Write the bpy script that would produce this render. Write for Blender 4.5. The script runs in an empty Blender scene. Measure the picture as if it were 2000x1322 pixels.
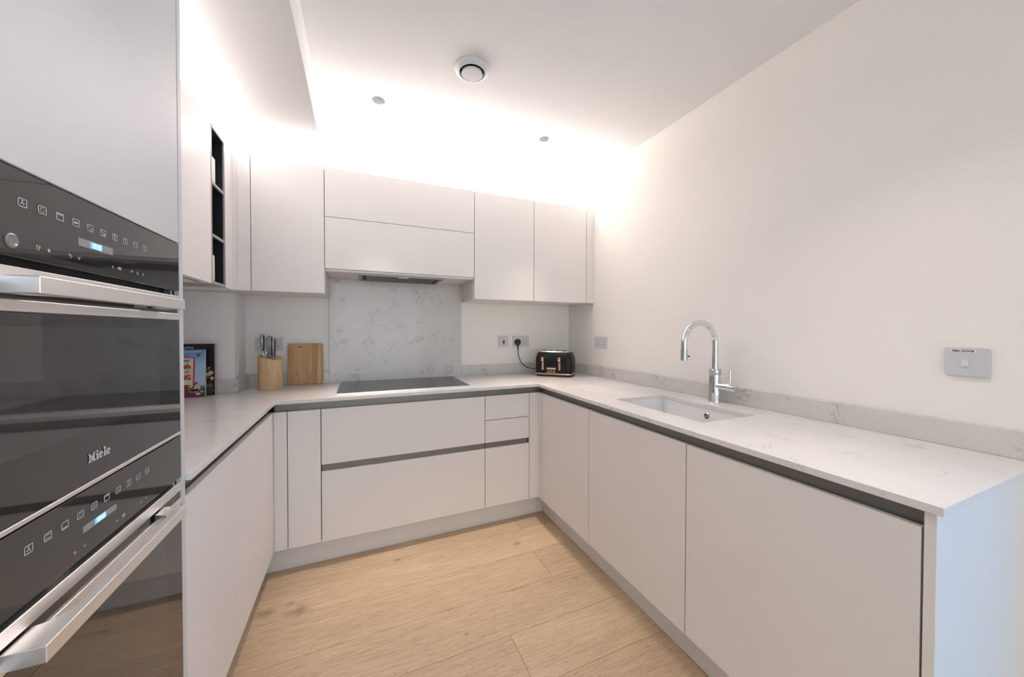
import bpy, bmesh, math, random
from mathutils import Vector, Matrix
random.seed(7)
C = bpy.context.scene
COL = C.collection

# ------------------------------------------------------------------ camera
F_PX, YAW, PITCH, ROLL, CAM_H, CY = 689.09, 23.288, 0.807, 0.083, 1.2592, 653.38
cam_d = bpy.data.cameras.new('camera'); cam = bpy.data.objects.new('camera', cam_d); COL.objects.link(cam)
cam_d.sensor_fit = 'HORIZONTAL'; cam_d.sensor_width = 36.0; cam_d.lens = 36.0 * F_PX / 2000.0
cam_d.shift_y = -(661.0 - CY) / 2000.0; cam_d.clip_start = 0.02
cy_, cp_ = math.radians(YAW), math.radians(PITCH)
fw = Vector((math.sin(cy_) * math.cos(cp_), math.cos(cy_) * math.cos(cp_), -math.sin(cp_)))
rt = Vector((math.cos(cy_), -math.sin(cy_), 0)); up = rt.cross(fw)
rr = math.radians(ROLL); r2 = rt * math.cos(rr) + up * math.sin(rr); u2 = -rt * math.sin(rr) + up * math.cos(rr)
m = Matrix(((r2.x, u2.x, -fw.x), (r2.y, u2.y, -fw.y), (r2.z, u2.z, -fw.z))).to_4x4(); m.translation = (0, 0, CAM_H)
cam.matrix_world = m
C.camera = cam

# ------------------------------------------------------------------ colour management, world, lights
C.view_settings.view_transform = 'Standard'; C.view_settings.look = 'None'
C.view_settings.gamma = 1.0; C.view_settings.use_curve_mapping = False
C.view_settings.exposure = 0.25
W = bpy.data.worlds.new('world'); C.world = W; W.use_nodes = True
W.node_tree.nodes['Background'].inputs[0].default_value = (0.42, 0.62, 0.95, 1)
W.node_tree.nodes['Background'].inputs[1].default_value = 0.25

def area(name, loc, rot, sx, sy, power, col, spread=180):
    d = bpy.data.lights.new(name, 'AREA'); d.shape = 'RECTANGLE'; d.size = sx; d.size_y = sy
    d.energy = power; d.color = col; d.spread = math.radians(spread)
    o = bpy.data.objects.new(name, d); COL.objects.link(o); o.location = loc; o.rotation_euler = rot
    return o
PI = math.pi
WARM = (1.0, 0.93, 0.86)
# LED tape laid on the tops of the wall cabinets, shining up
area('led_light_back', (0.58, 2.40, 2.1995), (PI, 0, 0), 2.16, 0.03, 15.8, (1.0, 0.97, 0.975))
area('led_light_back', (0.58, 2.375, 2.1985), (PI - 0.65, 0, 0), 2.16, 0.02, 6.2, (1.0, 0.97, 0.975))
area('led_light_side', (-0.72, 1.55, 2.1995), (PI, 0, 0), 0.03, 1.5, 8.2, (1.0, 0.97, 0.975))
# added far fill behind camera; daylight from the glazed balcony door on the right
area('fill_far', (0.3, -3.57, 1.25), (-PI / 2, 0, PI), 2.2, 2.0, 39.0, (0.88, 0.95, 0.95))
area('daylight_side', (1.655, -0.75, 1.15), (0, PI / 2, 0), 2.1, 1.4, 11.5, (0.0, 0.40, 1.0))
# added ceiling fill: two unseen lamps near the camera, narrow beams at unlit downlights
for lx, ly, e_, sp_ in ((0.1, 0.45, 2.0, 90), (1.05, 0.45, 2.0, 90), (0.095, 2.02, 1.15, 44), (1.089, 2.005, 1.2, 46)):
    d = bpy.data.lights.new('ceiling_fill', 'AREA'); d.shape = 'DISK'; d.size = 0.05; d.energy = e_; d.spread = math.radians(sp_)
    d.color = (1.0, 0.86, 0.76)
    o = bpy.data.objects.new('ceiling_fill', d); COL.objects.link(o); o.location = (lx, ly, 2.474)

# ------------------------------------------------------------------ materials
def mat(name, col, rough=0.5, metal=0.0, ior=1.45, emit=None, estr=0.0, trans=0.0, coat=0.0):
    m = bpy.data.materials.new(name); m.use_nodes = True
    b = m.node_tree.nodes['Principled BSDF']
    b.inputs['Base Color'].default_value = (*col, 1); b.inputs['Roughness'].default_value = rough
    b.inputs['Metallic'].default_value = metal; b.inputs['IOR'].default_value = ior
    b.inputs['Transmission Weight'].default_value = trans; b.inputs['Coat Weight'].default_value = coat
    if emit: b.inputs['Emission Color'].default_value = (*emit, 1); b.inputs['Emission Strength'].default_value = estr
    return m
def N(m, t, **kw):
    n = m.node_tree.nodes.new(t)
    for k, v in kw.items():
        if k in n.inputs: n.inputs[k].default_value = v
        else: setattr(n, k, v)
    return n
def L(m, a, b): m.node_tree.links.new(a, b)
def bsdf(m): return m.node_tree.nodes['Principled BSDF']
def objcoord(m, scale=(1, 1, 1)):
    tc = N(m, 'ShaderNodeTexCoord'); mp = N(m, 'ShaderNodeMapping'); mp.inputs['Scale'].default_value = scale
    L(m, tc.outputs['Object'], mp.inputs['Vector']); return mp.outputs['Vector']
def bump(m, h, strength, dist=0.001):
    b = N(m, 'ShaderNodeBump'); b.inputs['Strength'].default_value = strength; b.inputs['Distance'].default_value = dist
    L(m, h, b.inputs['Height']); L(m, b.outputs['Normal'], bsdf(m).inputs['Normal'])
def ramp(m, fac, stops):
    r = N(m, 'ShaderNodeValToRGB'); e = r.color_ramp.elements
    while len(e) < len(stops): e.new(0.5)
    for i, (p, c) in enumerate(stops): e[i].position = p; e[i].color = (*c, 1)
    L(m, fac, r.inputs['Fac']); return r.outputs['Color']
def mix(m, fac, a, b, mode='MIX'):
    n = N(m, 'ShaderNodeMix', data_type='RGBA', blend_type=mode)
    for v, s in ((fac, n.inputs[0]), (a, n.inputs[6]), (b, n.inputs[7])):
        if isinstance(v, (int, float)): s.default_value = v
        elif isinstance(v, tuple): s.default_value = (*v, 1)
        else: L(m, v, s)
    return n.outputs[2]
def math_(m, op, a, b=None, c=None):
    n = N(m, 'ShaderNodeMath', operation=op)
    for i, v in enumerate((a, b, c)):
        if v is None: continue
        if isinstance(v, (int, float)): n.inputs[i].default_value = v
        else: L(m, v, n.inputs[i])
    return n.outputs[0]

def paint(name, col, rough, bs=0.06):
    m = mat(name, col, rough); v = objcoord(m)
    n = N(m, 'ShaderNodeTexNoise', Scale=260.0, Detail=3.0); L(m, v, n.inputs['Vector'])
    n2 = N(m, 'ShaderNodeTexNoise', Scale=1.3, Detail=2.0); L(m, v, n2.inputs['Vector'])
    c = ramp(m, n2.outputs['Fac'], [(0.3, tuple(x * 0.985 for x in col)), (0.7, col)])
    L(m, c, bsdf(m).inputs['Base Color']); bump(m, n.outputs['Fac'], bs, 0.0006); return m
M_WALL = paint('cream_wall_paint', (0.93, 0.88, 0.825), 0.85)
M_CEIL = paint('white_ceiling_paint', (0.90, 0.875, 0.86), 0.9)
M_CAB = paint('matt_off_white_lacquer', (0.865, 0.81, 0.775), 0.42, 0.02)
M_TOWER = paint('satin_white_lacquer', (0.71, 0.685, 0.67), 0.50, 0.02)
M_PLINTH = paint('white_plinth', (0.78, 0.735, 0.70), 0.45, 0.02)
M_RAIL = mat('grey_anodised_rail', (0.23, 0.215, 0.20), 0.42, 0.6)
M_DARK = mat('near_black_recess', (0.012, 0.012, 0.012), 0.6)
M_SEAM = mat('dark_cabinet_gap', (0.10, 0.09, 0.085), 0.8)

def quartz(name, base, vein, amount, rough):
    m = mat(name, base, rough, coat=0.15); v = objcoord(m)
    n = N(m, 'ShaderNodeTexNoise', Scale=5.5, Detail=9.0, Roughness=0.68, Distortion=1.6); L(m, v, n.inputs['Vector'])
    d = math_(m, 'ABSOLUTE', math_(m, 'SUBTRACT', n.outputs['Fac'], 0.5))
    line = math_(m, 'SUBTRACT', 1.0, math_(m, 'MULTIPLY', d, 42.0)); line = math_(m, 'MAXIMUM', line, 0.0)
    k = N(m, 'ShaderNodeTexNoise', Scale=9.0, Detail=4.0); L(m, v, k.inputs['Vector'])
    msk = N(m, 'ShaderNodeMapRange'); msk.inputs[1].default_value = 0.5; msk.inputs[2].default_value = 0.68; L(m, k.outputs['Fac'], msk.inputs[0])
    f = math_(m, 'MULTIPLY', math_(m, 'MULTIPLY', line, msk.outputs[0]), amount)
    g = N(m, 'ShaderNodeTexNoise', Scale=420.0, Detail=2.0); L(m, v, g.inputs['Vector'])
    cl = N(m, 'ShaderNodeTexNoise', Scale=3.0, Detail=5.0); L(m, v, cl.inputs['Vector'])
    c0 = ramp(m, cl.outputs['Fac'], [(0.3, tuple(x * 0.94 for x in base)), (0.7, tuple(min(1, x * 1.03) for x in base))])
    c1 = mix(m, math_(m, 'MULTIPLY', math_(m, 'GREATER_THAN', g.outputs['Fac'], 0.64), 0.18), c0, vein)
    L(m, mix(m, f, c1, vein), bsdf(m).inputs['Base Color']); return m
M_QUARTZ = quartz('white_veined_quartz', (0.82, 0.785, 0.755), (0.36, 0.345, 0.34), 0.5, 0.17)
M_SPLASH = quartz('grey_white_veined_quartz', (0.70, 0.665, 0.635), (0.27, 0.265, 0.28), 0.85, 0.22)

def oak():
    m = mat('limed_oak', (0.55, 0.4, 0.26), 0.48)
    at = N(m, 'ShaderNodeAttribute', attribute_name='plank'); tc = N(m, 'ShaderNodeTexCoord')
    off = N(m, 'ShaderNodeVectorMath', operation='SCALE'); off.inputs['Scale'].default_value = 37.0
    cmb = N(m, 'ShaderNodeCombineXYZ'); L(m, at.outputs['Fac'], cmb.inputs[0]); L(m, at.outputs['Fac'], cmb.inputs[2]); L(m, cmb.outputs[0], off.inputs[0])
    add = N(m, 'ShaderNodeVectorMath', operation='ADD'); L(m, tc.outputs['Object'], add.inputs[0]); L(m, off.outputs[0], add.inputs[1])
    def nz(sx, sy, sc, det, dis=0.0):
        mp = N(m, 'ShaderNodeMapping'); mp.inputs['Scale'].default_value = (sx, sy, 1); L(m, add.outputs[0], mp.inputs['Vector'])
        n = N(m, 'ShaderNodeTexNoise', Scale=sc, Detail=det, Distortion=dis); L(m, mp.outputs[0], n.inputs['Vector']); return n.outputs['Fac']
    broad = nz(0.7, 5.0, 2.2, 6.0, 0.6); fine = nz(3.0, 40.0, 3.0, 4.0, 0.3); pore = nz(14.0, 130.0, 2.2, 2.0, 0.4)
    cath = nz(0.9, 6.0, 1.4, 2.0, 1.2)
    rings = math_(m, 'ABSOLUTE', math_(m, 'SUBTRACT', math_(m, 'FRACT', math_(m, 'MULTIPLY', cath, 26.0)), 0.5))
    c = ramp(m, broad, [(0.3, (0.45, 0.32, 0.205)), (0.5, (0.53, 0.385, 0.25)), (0.72, (0.61, 0.455, 0.30))])
    c = mix(m, math_(m, 'MULTIPLY', math_(m, 'SUBTRACT', 0.5, rings), 0.22), c, (0.40, 0.27, 0.16))
    c = mix(m, 0.45, c, ramp(m, fine, [(0.35, (0.42, 0.29, 0.18)), (0.65, (0.63, 0.47, 0.315))]))
    pr = math_(m, 'LESS_THAN', pore, 0.385)
    c = mix(m, math_(m, 'MULTIPLY', pr, 0.42), c, (0.27, 0.17, 0.10))
    tone = N(m, 'ShaderNodeMapRange'); tone.inputs[3].default_value = 1.04; tone.inputs[4].default_value = 1.18; L(m, at.outputs['Fac'], tone.inputs[0])
    vm = N(m, 'ShaderNodeVectorMath', operation='SCALE'); L(m, c, vm.inputs[0]); L(m, tone.outputs[0], vm.inputs['Scale'])
    c = vm.outputs[0]
    sep = N(m, 'ShaderNodeSeparateXYZ'); L(m, tc.outputs['Object'], sep.inputs[0])
    wob = N(m, 'ShaderNodeTexNoise', Scale=30.0, Detail=3.0); L(m, tc.outputs['Object'], wob.inputs['Vector'])
    for kx, ky, kr in ((-0.389, 1.849, 0.026), (-0.262, 1.812, 0.034), (0.843, 1.879, 0.018), (0.181, 2.0, 0.014), (0.40, 1.40, 0.008), (1.0, 1.50, 0.007), (-0.30, 1.875, 0.012)):
        dx = math_(m, 'MULTIPLY', math_(m, 'SUBTRACT', sep.outputs[0], kx), 0.62); dy = math_(m, 'SUBTRACT', sep.outputs[1], ky)
        d = math_(m, 'SQRT', math_(m, 'ADD', math_(m, 'MULTIPLY', dx, dx), math_(m, 'MULTIPLY', dy, dy)))
        d = math_(m, 'ADD', d, math_(m, 'MULTIPLY', math_(m, 'SUBTRACT', wob.outputs['Fac'], 0.5), kr * 1.4))
        mr = N(m, 'ShaderNodeMapRange'); mr.inputs[1].default_value = kr * 1.3; mr.inputs[2].default_value = kr * 0.1; mr.inputs[4].default_value = 0.6; L(m, d, mr.inputs[0])
        c = mix(m, mr.outputs[0], c, (0.20, 0.15, 0.12))
    L(m, c, bsdf(m).inputs['Base Color'])
    h = math_(m, 'SUBTRACT', math_(m, 'MULTIPLY', fine, 0.6), pr); bump(m, h, 0.18, 0.0008)
    return m
M_OAK = oak()
M_STEEL = mat('brushed_steel', (0.88, 0.865, 0.85), 0.42, 1.0)
def brushed(m, sc):
    v = objcoord(m, sc); n = N(m, 'ShaderNodeTexNoise', Scale=60.0, Detail=3.0); L(m, v, n.inputs['Vector']); bump(m, n.outputs['Fac'], 0.06, 0.0004)
brushed(M_STEEL, (20, 0.4, 20))
M_CHROME = mat('polished_chrome', (0.80, 0.81, 0.82), 0.06, 1.0)
M_BRUSHC = mat('satin_chrome', (0.62, 0.63, 0.64), 0.28, 1.0)
M_GLASS_BLACK = mat('black_oven_glass', (0.022, 0.020, 0.018), 0.035, 0.0, 1.75)
M_WINDOW = mat('oven_window_glass', (0.040, 0.037, 0.034), 0.04, 0.0, 1.8)
M_PRINT = mat('pale_grey_print', (0.62, 0.61, 0.60), 0.5)
M_DISPLAY = mat('grey_display', (0.34, 0.33, 0.32), 0.35)
M_DIGIT = mat('lit_blue_digits', (0.2, 0.5, 0.8), 0.5, emit=(0.45, 0.82, 1.0), estr=1.1)
M_HALO = mat('lit_blue_backing', (0.1, 0.3, 0.5), 0.5, emit=(0.12, 0.42, 0.72), estr=0.65)
M_HOB = mat('dark_hob_glass', (0.026, 0.024, 0.023), 0.10, 0.0, 1.33)
M_CERAMIC = mat('white_ceramic', (0.90, 0.885, 0.87), 0.12, coat=0.3)
M_PLASTIC = mat('white_plastic', (0.60, 0.60, 0.62), 0.35)
M_PLATE = mat('pale_grey_plate', (0.64, 0.635, 0.655), 0.30)
M_ROCK = mat('white_rocker', (0.72, 0.72, 0.72), 0.3)
M_RED = mat('dark_red_rocker', (0.11, 0.012, 0.010), 0.3)
M_NEON = mat('orange_red_neon', (0.55, 0.20, 0.15), 0.4)
M_BLACK = mat('black_plastic', (0.014, 0.014, 0.015), 0.38)
M_TOAST = mat('black_enamel', (0.008, 0.0075, 0.0075), 0.38, 0.0, 1.35)
M_COPPER = mat('copper_trim', (0.80, 0.52, 0.36), 0.20, 1.0)
M_MESH = mat('grey_metal_mesh', (0.22, 0.22, 0.22), 0.45, 0.8)
M_FRAME = mat('grey_filter_frame', (0.30, 0.30, 0.30), 0.4, 0.8)
M_BLKSHELF = mat('black_shelf_lining', (0.014, 0.014, 0.015), 0.5)
M_GREY = mat('grey_shelf_edge', (0.36, 0.34, 0.33), 0.45)
M_WHITE = mat('white_porcelain', (0.82, 0.80, 0.77), 0.25)
M_LAMP = mat('unlit_lamp_face', (0.16, 0.15, 0.145), 0.6)
M_VENT = mat('white_vent_plastic', (0.76, 0.74, 0.75), 0.35)

def wood(name, c1, c2, c3, sx, sy, sz, stripes=False):
    m = mat(name, c2, 0.5); v = objcoord(m, (sx, sy, sz))
    n = N(m, 'ShaderNodeTexNoise', Scale=3.0, Detail=6.0, Distortion=0.8); L(m, v, n.inputs['Vector'])
    c = ramp(m, n.outputs['Fac'], [(0.3, c1), (0.5, c2), (0.7, c3)])
    if stripes:
        tc = N(m, 'ShaderNodeTexCoord'); sp = N(m, 'ShaderNodeSeparateXYZ'); L(m, tc.outputs['Object'], sp.inputs[0])
        q = math_(m, 'FLOOR', math_(m, 'MULTIPLY', sp.outputs[0], 58.0))
        w = N(m, 'ShaderNodeTexWhiteNoise', noise_dimensions='1D'); L(m, q, w.inputs['W'])
        c = mix(m, math_(m, 'MULTIPLY', w.outputs['Value'], 0.75), c, tuple(x * 0.74 for x in c1))
        mp = objcoord(m, (55, 1, 7)); k = N(m, 'ShaderNodeTexNoise', Scale=1.0, Detail=2.0); L(m, mp, k.inputs['Vector'])
        c = mix(m, math_(m, 'MULTIPLY', math_(m, 'GREATER_THAN', k.outputs['Fac'], 0.67), 0.5), c, (0.20, 0.09, 0.03))
    L(m, c, bsdf(m).inputs['Base Color']); return m
M_BLOCK = wood('beech_wood', (0.56, 0.36, 0.18), (0.66, 0.44, 0.235), (0.74, 0.52, 0.30), 8, 8, 1.2)
M_BAMBOO = wood('bamboo', (0.52, 0.285, 0.125), (0.60, 0.345, 0.165), (0.67, 0.41, 0.21), 14, 2, 1.5, True)

# ------------------------------------------------------------------ mesh helpers
def empty(name, loc, label=None, cat=None, group=None, rz=0.0, kind=None):
    o = bpy.data.objects.new(name, None); COL.objects.link(o); o.location = loc; o.rotation_euler = (0, 0, rz)
    o.empty_display_size = 0.05; tag(o, label, cat, group, kind); return o
def tag(o, label=None, cat=None, group=None, kind=None):
    if label: o['label'] = label
    if cat: o['category'] = cat
    if group: o['group'] = group
    if kind: o['kind'] = kind
    return o
def wloc(o):
    v = Vector((0, 0, 0))
    while o is not None: v += o.location; o = o.parent
    return v
def obj(name, bm, m, parent=None, origin=None, world=True, smooth=False, bevel=0.0):
    """world=True: mesh given in world axes; it is moved to the parent's origin (or `origin`)."""
    if world:
        if parent is not None: o0 = wloc(parent)
        elif origin is not None: o0 = Vector(origin)
        else:
            xs = [v.co for v in bm.verts]
            o0 = Vector(((min(c.x for c in xs) + max(c.x for c in xs)) / 2, (min(c.y for c in xs) + max(c.y for c in xs)) / 2, min(c.z for c in xs)))
        bmesh.ops.translate(bm, verts=bm.verts, vec=-o0)
    bmesh.ops.recalc_face_normals(bm, faces=bm.faces)
    me = bpy.data.meshes.new(name); bm.to_mesh(me); bm.free(); me.materials.append(m)
    o = bpy.data.objects.new(name, me); COL.objects.link(o)
    if parent is not None: o.parent = parent
    elif world: o.location = o0
    if smooth:
        for p in me.polygons: p.use_smooth = True
        try: me.set_sharp_from_angle(angle=math.radians(38))
        except Exception: pass
    if bevel:
        b = o.modifiers.new('bevel', 'BEVEL'); b.width = bevel; b.segments = 2; b.limit_method = 'ANGLE'; b.harden_normals = False
    return o
def box(bm, x0, x1, y0, y1, z0, z1, b=0.0, seg=1):
    t = bmesh.new(); bmesh.ops.create_cube(t, size=1.0)
    for v in t.verts:
        v.co = Vector(((x0 + x1) / 2 + v.co.x * (x1 - x0), (y0 + y1) / 2 + v.co.y * (y1 - y0), (z0 + z1) / 2 + v.co.z * (z1 - z0)))
    if b: bmesh.ops.bevel(t, geom=t.edges[:] , offset=b, segments=seg, affect='EDGES', profile=0.5)
    me = bpy.data.meshes.new('t'); t.to_mesh(me); t.free(); bm.from_mesh(me); bpy.data.meshes.remove(me); return bm
def B(*a, **k): return box(bmesh.new(), *a, **k)
def merge(bm, t, M=None):
    if M is not None: bmesh.ops.transform(t, matrix=M, verts=t.verts)
    me = bpy.data.meshes.new('t'); t.to_mesh(me); t.free(); bm.from_mesh(me); bpy.data.meshes.remove(me); return bm
def frame3(axis):
    a = Vector(axis).normalized(); h = Vector((0, 0, 1)) if abs(a.z) < 0.9 else Vector((1, 0, 0))
    u = h.cross(a).normalized(); v = a.cross(u); return u, v, a
def lathe(bm, prof, origin=(0, 0, 0), axis=(0, 0, 1), n=40, cap=True):
    u, v, a = frame3(axis); O = Vector(origin); rings = []
    for r, h in prof:
        rings.append([bm.verts.new(O + a * h + (u * math.cos(2 * PI * k / n) + v * math.sin(2 * PI * k / n)) * r) for k in range(n)])
    for i in range(len(rings) - 1):
        for k in range(n): bm.faces.new((rings[i][k], rings[i][(k + 1) % n], rings[i + 1][(k + 1) % n], rings[i + 1][k]))
    if cap:
        for rg, rv in ((rings[0], True), (rings[-1], False)):
            bm.faces.new(rg[::-1] if rv else rg)
    return bm
def cyl(bm, p0, p1, r, n=24, r1=None):
    p0, p1 = Vector(p0), Vector(p1); return lathe(bm, [(r, 0), (r if r1 is None else r1, (p1 - p0).length)], p0, p1 - p0, n)
def tube(bm, pts, r, n=14):
    pts = [Vector(p) for p in pts]; rings = []; pu = None
    for i, p in enumerate(pts):
        d = (pts[min(i + 1, len(pts) - 1)] - pts[max(i - 1, 0)]).normalized()
        if pu is None: u, v, _ = frame3(d)
        else: u = (pu - d * pu.dot(d)).normalized(); v = d.cross(u)
        pu = u; rr_ = r(i / (len(pts) - 1)) if callable(r) else r
        rings.append([bm.verts.new(p + (u * math.cos(2 * PI * k / n) + v * math.sin(2 * PI * k / n)) * rr_) for k in range(n)])
    for i in range(len(rings) - 1):
        for k in range(n): bm.faces.new((rings[i][k], rings[i][(k + 1) % n], rings[i + 1][(k + 1) % n], rings[i + 1][k]))
    bm.faces.new(rings[0][::-1]); bm.faces.new(rings[-1]); return bm
def prism(bm, poly, h0, h1, O=(0, 0, 0), R=(1, 0, 0), U=(0, 1, 0), Nn=(0, 0, 1)):
    O, R, U, Nn = map(Vector, (O, R, U, Nn))
    a = [bm.verts.new(O + R * x + U * y + Nn * h0) for x, y in poly]; b = [bm.verts.new(O + R * x + U * y + Nn * h1) for x, y in poly]
    bm.faces.new(a[::-1]); bm.faces.new(b); k = len(poly)
    for i in range(k): bm.faces.new((a[i], a[(i + 1) % k], b[(i + 1) % k], b[i]))
    return bm
def rrect(w, h, r, n=5, cx=0, cy=0):
    p = []
    for sx, sy, a0 in ((1, 1, 0), (-1, 1, 90), (-1, -1, 180), (1, -1, 270)):
        for k in range(n + 1):
            a = math.radians(a0 + 90 * k / n); p.append((cx + sx * (w / 2 - r) + r * math.cos(a), cy + sy * (h / 2 - r) + r * math.sin(a)))
    return p
def ringprism(bm, outer, inner, h0, h1, **kw):
    """frame between two loops of equal length"""
    O, R, U, Nn = (Vector(kw[k]) for k in ('O', 'R', 'U', 'Nn')); k = len(outer); V = []
    for loop in (outer, inner):
        for h in (h0, h1): V.append([bm.verts.new(O + R * x + U * y + Nn * h) for x, y in loop])
    o0, o1, i0, i1 = V
    for i in range(k):
        j = (i + 1) % k
        bm.faces.new((o1[i], o1[j], i1[j], i1[i])); bm.faces.new((o0[j], o0[i], i0[i], i0[j]))
        bm.faces.new((o0[i], o0[j], o1[j], o1[i])); bm.faces.new((i0[j], i0[i], i1[i], i1[j]))
    return bm
_tc = {}
def text_bm(s, size, bold=0.0, italic=0.0, depth=0.0004, wide=1.0):
    cu = bpy.data.curves.new('t', 'FONT'); cu.body = s; cu.size = size; cu.offset = bold * size; cu.shear = italic; cu.extrude = depth; cu.resolution_u = 3
    o = bpy.data.objects.new('t', cu); COL.objects.link(o); bpy.context.view_layer.update()
    dg = bpy.context.evaluated_depsgraph_get(); me = bpy.data.meshes.new_from_object(o.evaluated_get(dg))
    bm = bmesh.new(); bm.from_mesh(me); bpy.data.meshes.remove(me); bpy.data.objects.remove(o); bpy.data.curves.remove(cu)
    if wide != 1.0: bmesh.ops.scale(bm, vec=(wide, 1, 1), verts=bm.verts)
    return bm
def basis(O, R, U):
    R, U = Vector(R).normalized(), Vector(U).normalized(); Z = R.cross(U)
    M = Matrix(((R.x, U.x, Z.x), (R.y, U.y, Z.y), (R.z, U.z, Z.z))).to_4x4(); M.translation = Vector(O); return M
def struct(name, bm, m, bevel=0): return tag(obj(name, bm, m, bevel=bevel), kind='structure')

# ------------------------------------------------------------------ key dimensions (metres)
XW, YW, ZC = 1.6987, 2.6746, 2.4757          # right wall, back wall, ceiling
XL = -0.985                                   # left wall
XRF, YBF, XLF = 1.0976, 2.0987, -0.4038       # base cabinet fronts: right, back, left
XRO, YBO, XLO = 1.0806, 2.0768, -0.3900       # worktop edges
ZT, ZWB = 0.900, 0.8811
ZD, ZDT = 0.1328, 0.8386
YUF, XUF, ZUB, ZUT = 2.3104, -0.620, 1.4684, 2.1986
XBK, ZBK = -0.1986, 2.2905
YE, YT = 0.3039, 1.1247
YEND = -3.6
T = 0.02

# ------------------------------------------------------------------ room shell
bmf = bmesh.new(); rows = []
y0 = 1.093 - 0.2293 * 22
fl = bmf.faces.layers.float.new('plank')
known = {22: 0.564, 24: 0.897, 26: 0.932, 23: 1.3, 25: 1.25}
for r in range(0, 30):
    ya, yb = y0 + r * 0.2293, y0 + (r + 1) * 0.2293
    if yb < YEND - 0.1 or ya > YW: continue
    ya2, yb2 = max(ya, YEND), min(yb, YW)
    st = known.get(r, random.uniform(-1.0, 0.9)); st -= 1.9 * math.ceil((st - XL) / 1.9)
    x = st
    while x < XW:
        xa, xb = max(x, XL), min(x + 1.9, XW)
        if xb - xa > 0.003:
            n0 = len(bmf.faces); box(bmf, xa + 0.0006, xb - 0.0006, ya2 + 0.0006, yb2 - 0.0006, -0.012, 0.0, 0.0007)
            bmf.faces.ensure_lookup_table(); v = random.random()
            for i in range(n0, len(bmf.faces)): bmf.faces[i][fl] = v
        x += 1.9
fo = obj('floor', bmf, M_OAK, origin=(0, 0, 0)); tag(fo, kind='structure')
struct('trim_1', B(XL - 0.05, XW + 0.05, YEND, YW, -0.05, -0.0125), M_DARK)
struct('wall_back', B(XL - 0.1, XW + 0.1, YW, YW + 0.1, -0.012, ZC), M_WALL)
struct('wall_left', B(XL - 0.1, XL, YEND, YW, -0.012, ZC), M_WALL)
bm = B(XL - 0.1, -0.8, YEND - 0.1, YEND, -0.012, ZC); box(bm, 1.4, XW + 0.1, YEND - 0.1, YEND, -0.012, ZC)
box(bm, -0.8, 1.4, YEND - 0.1, YEND, -0.012, 0.25); box(bm, -0.8, 1.4, YEND - 0.1, YEND, 2.25, ZC); struct('wall_front', bm, M_WALL)
bm = bmesh.new()
for a in ((-0.8, 1.4, 0.25, 0.31), (-0.8, 1.4, 2.19, 2.25), (-0.8, -0.74, 0.31, 2.19), (1.34, 1.4, 0.31, 2.19), (0.27, 0.33, 0.31, 2.19)): box(bm, a[0], a[1], YEND - 0.07, YEND - 0.02, a[2], a[3], 0.002)
W2 = struct('added_window', bm, M_RAIL)  # unseen window frame, added to go with the far fill light
# right wall with the balcony door opening behind the camera
WY0, WY1, WZ1 = -1.55, 0.05, 2.25
bm = B(XW, XW + 0.1, WY1, YW, -0.012, ZC); box(bm, XW, XW + 0.1, YEND, WY0, -0.012, ZC); box(bm, XW, XW + 0.1, WY0, WY1, WZ1, ZC)
struct('wall_right', bm, M_WALL)
bm = bmesh.new()
for a, b_, c, d in ((WY0, WY1, 0, 0.06), (WY0, WY1, WZ1 - 0.06, WZ1), (WY0, WY0 + 0.06, 0.06, WZ1 - 0.06), (WY1 - 0.06, WY1, 0.06, WZ1 - 0.06), ((WY0 + WY1) / 2 - 0.04, (WY0 + WY1) / 2 + 0.04, 0.06, WZ1 - 0.06)):
    box(bm, XW + 0.02, XW + 0.08, a, b_, c, d, 0.002)
w1 = struct('window_1', bm, M_RAIL)
mg = bpy.data.materials.new('clear_glass'); mg.use_nodes = True; nt = mg.node_tree; nt.nodes.clear()
o_ = nt.nodes.new('ShaderNodeOutputMaterial'); tr = nt.nodes.new('ShaderNodeBsdfTransparent'); gl = nt.nodes.new('ShaderNodeBsdfGlossy'); gl.inputs['Roughness'].default_value = 0.02
mx = nt.nodes.new('ShaderNodeMixShader'); mx.inputs[0].default_value = 0.06
nt.links.new(tr.outputs[0], mx.inputs[1]); nt.links.new(gl.outputs[0], mx.inputs[2]); nt.links.new(mx.outputs[0], o_.inputs[0])
bm = B(XW + 0.045, XW + 0.052, WY0 + 0.06, WY1 - 0.06, 0.06, WZ1 - 0.06); obj('pane', bm, mg, w1)
obj('pane', B(-0.74, 1.34, YEND - 0.05, YEND - 0.043, 0.31, 2.19), mg, W2)

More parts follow.
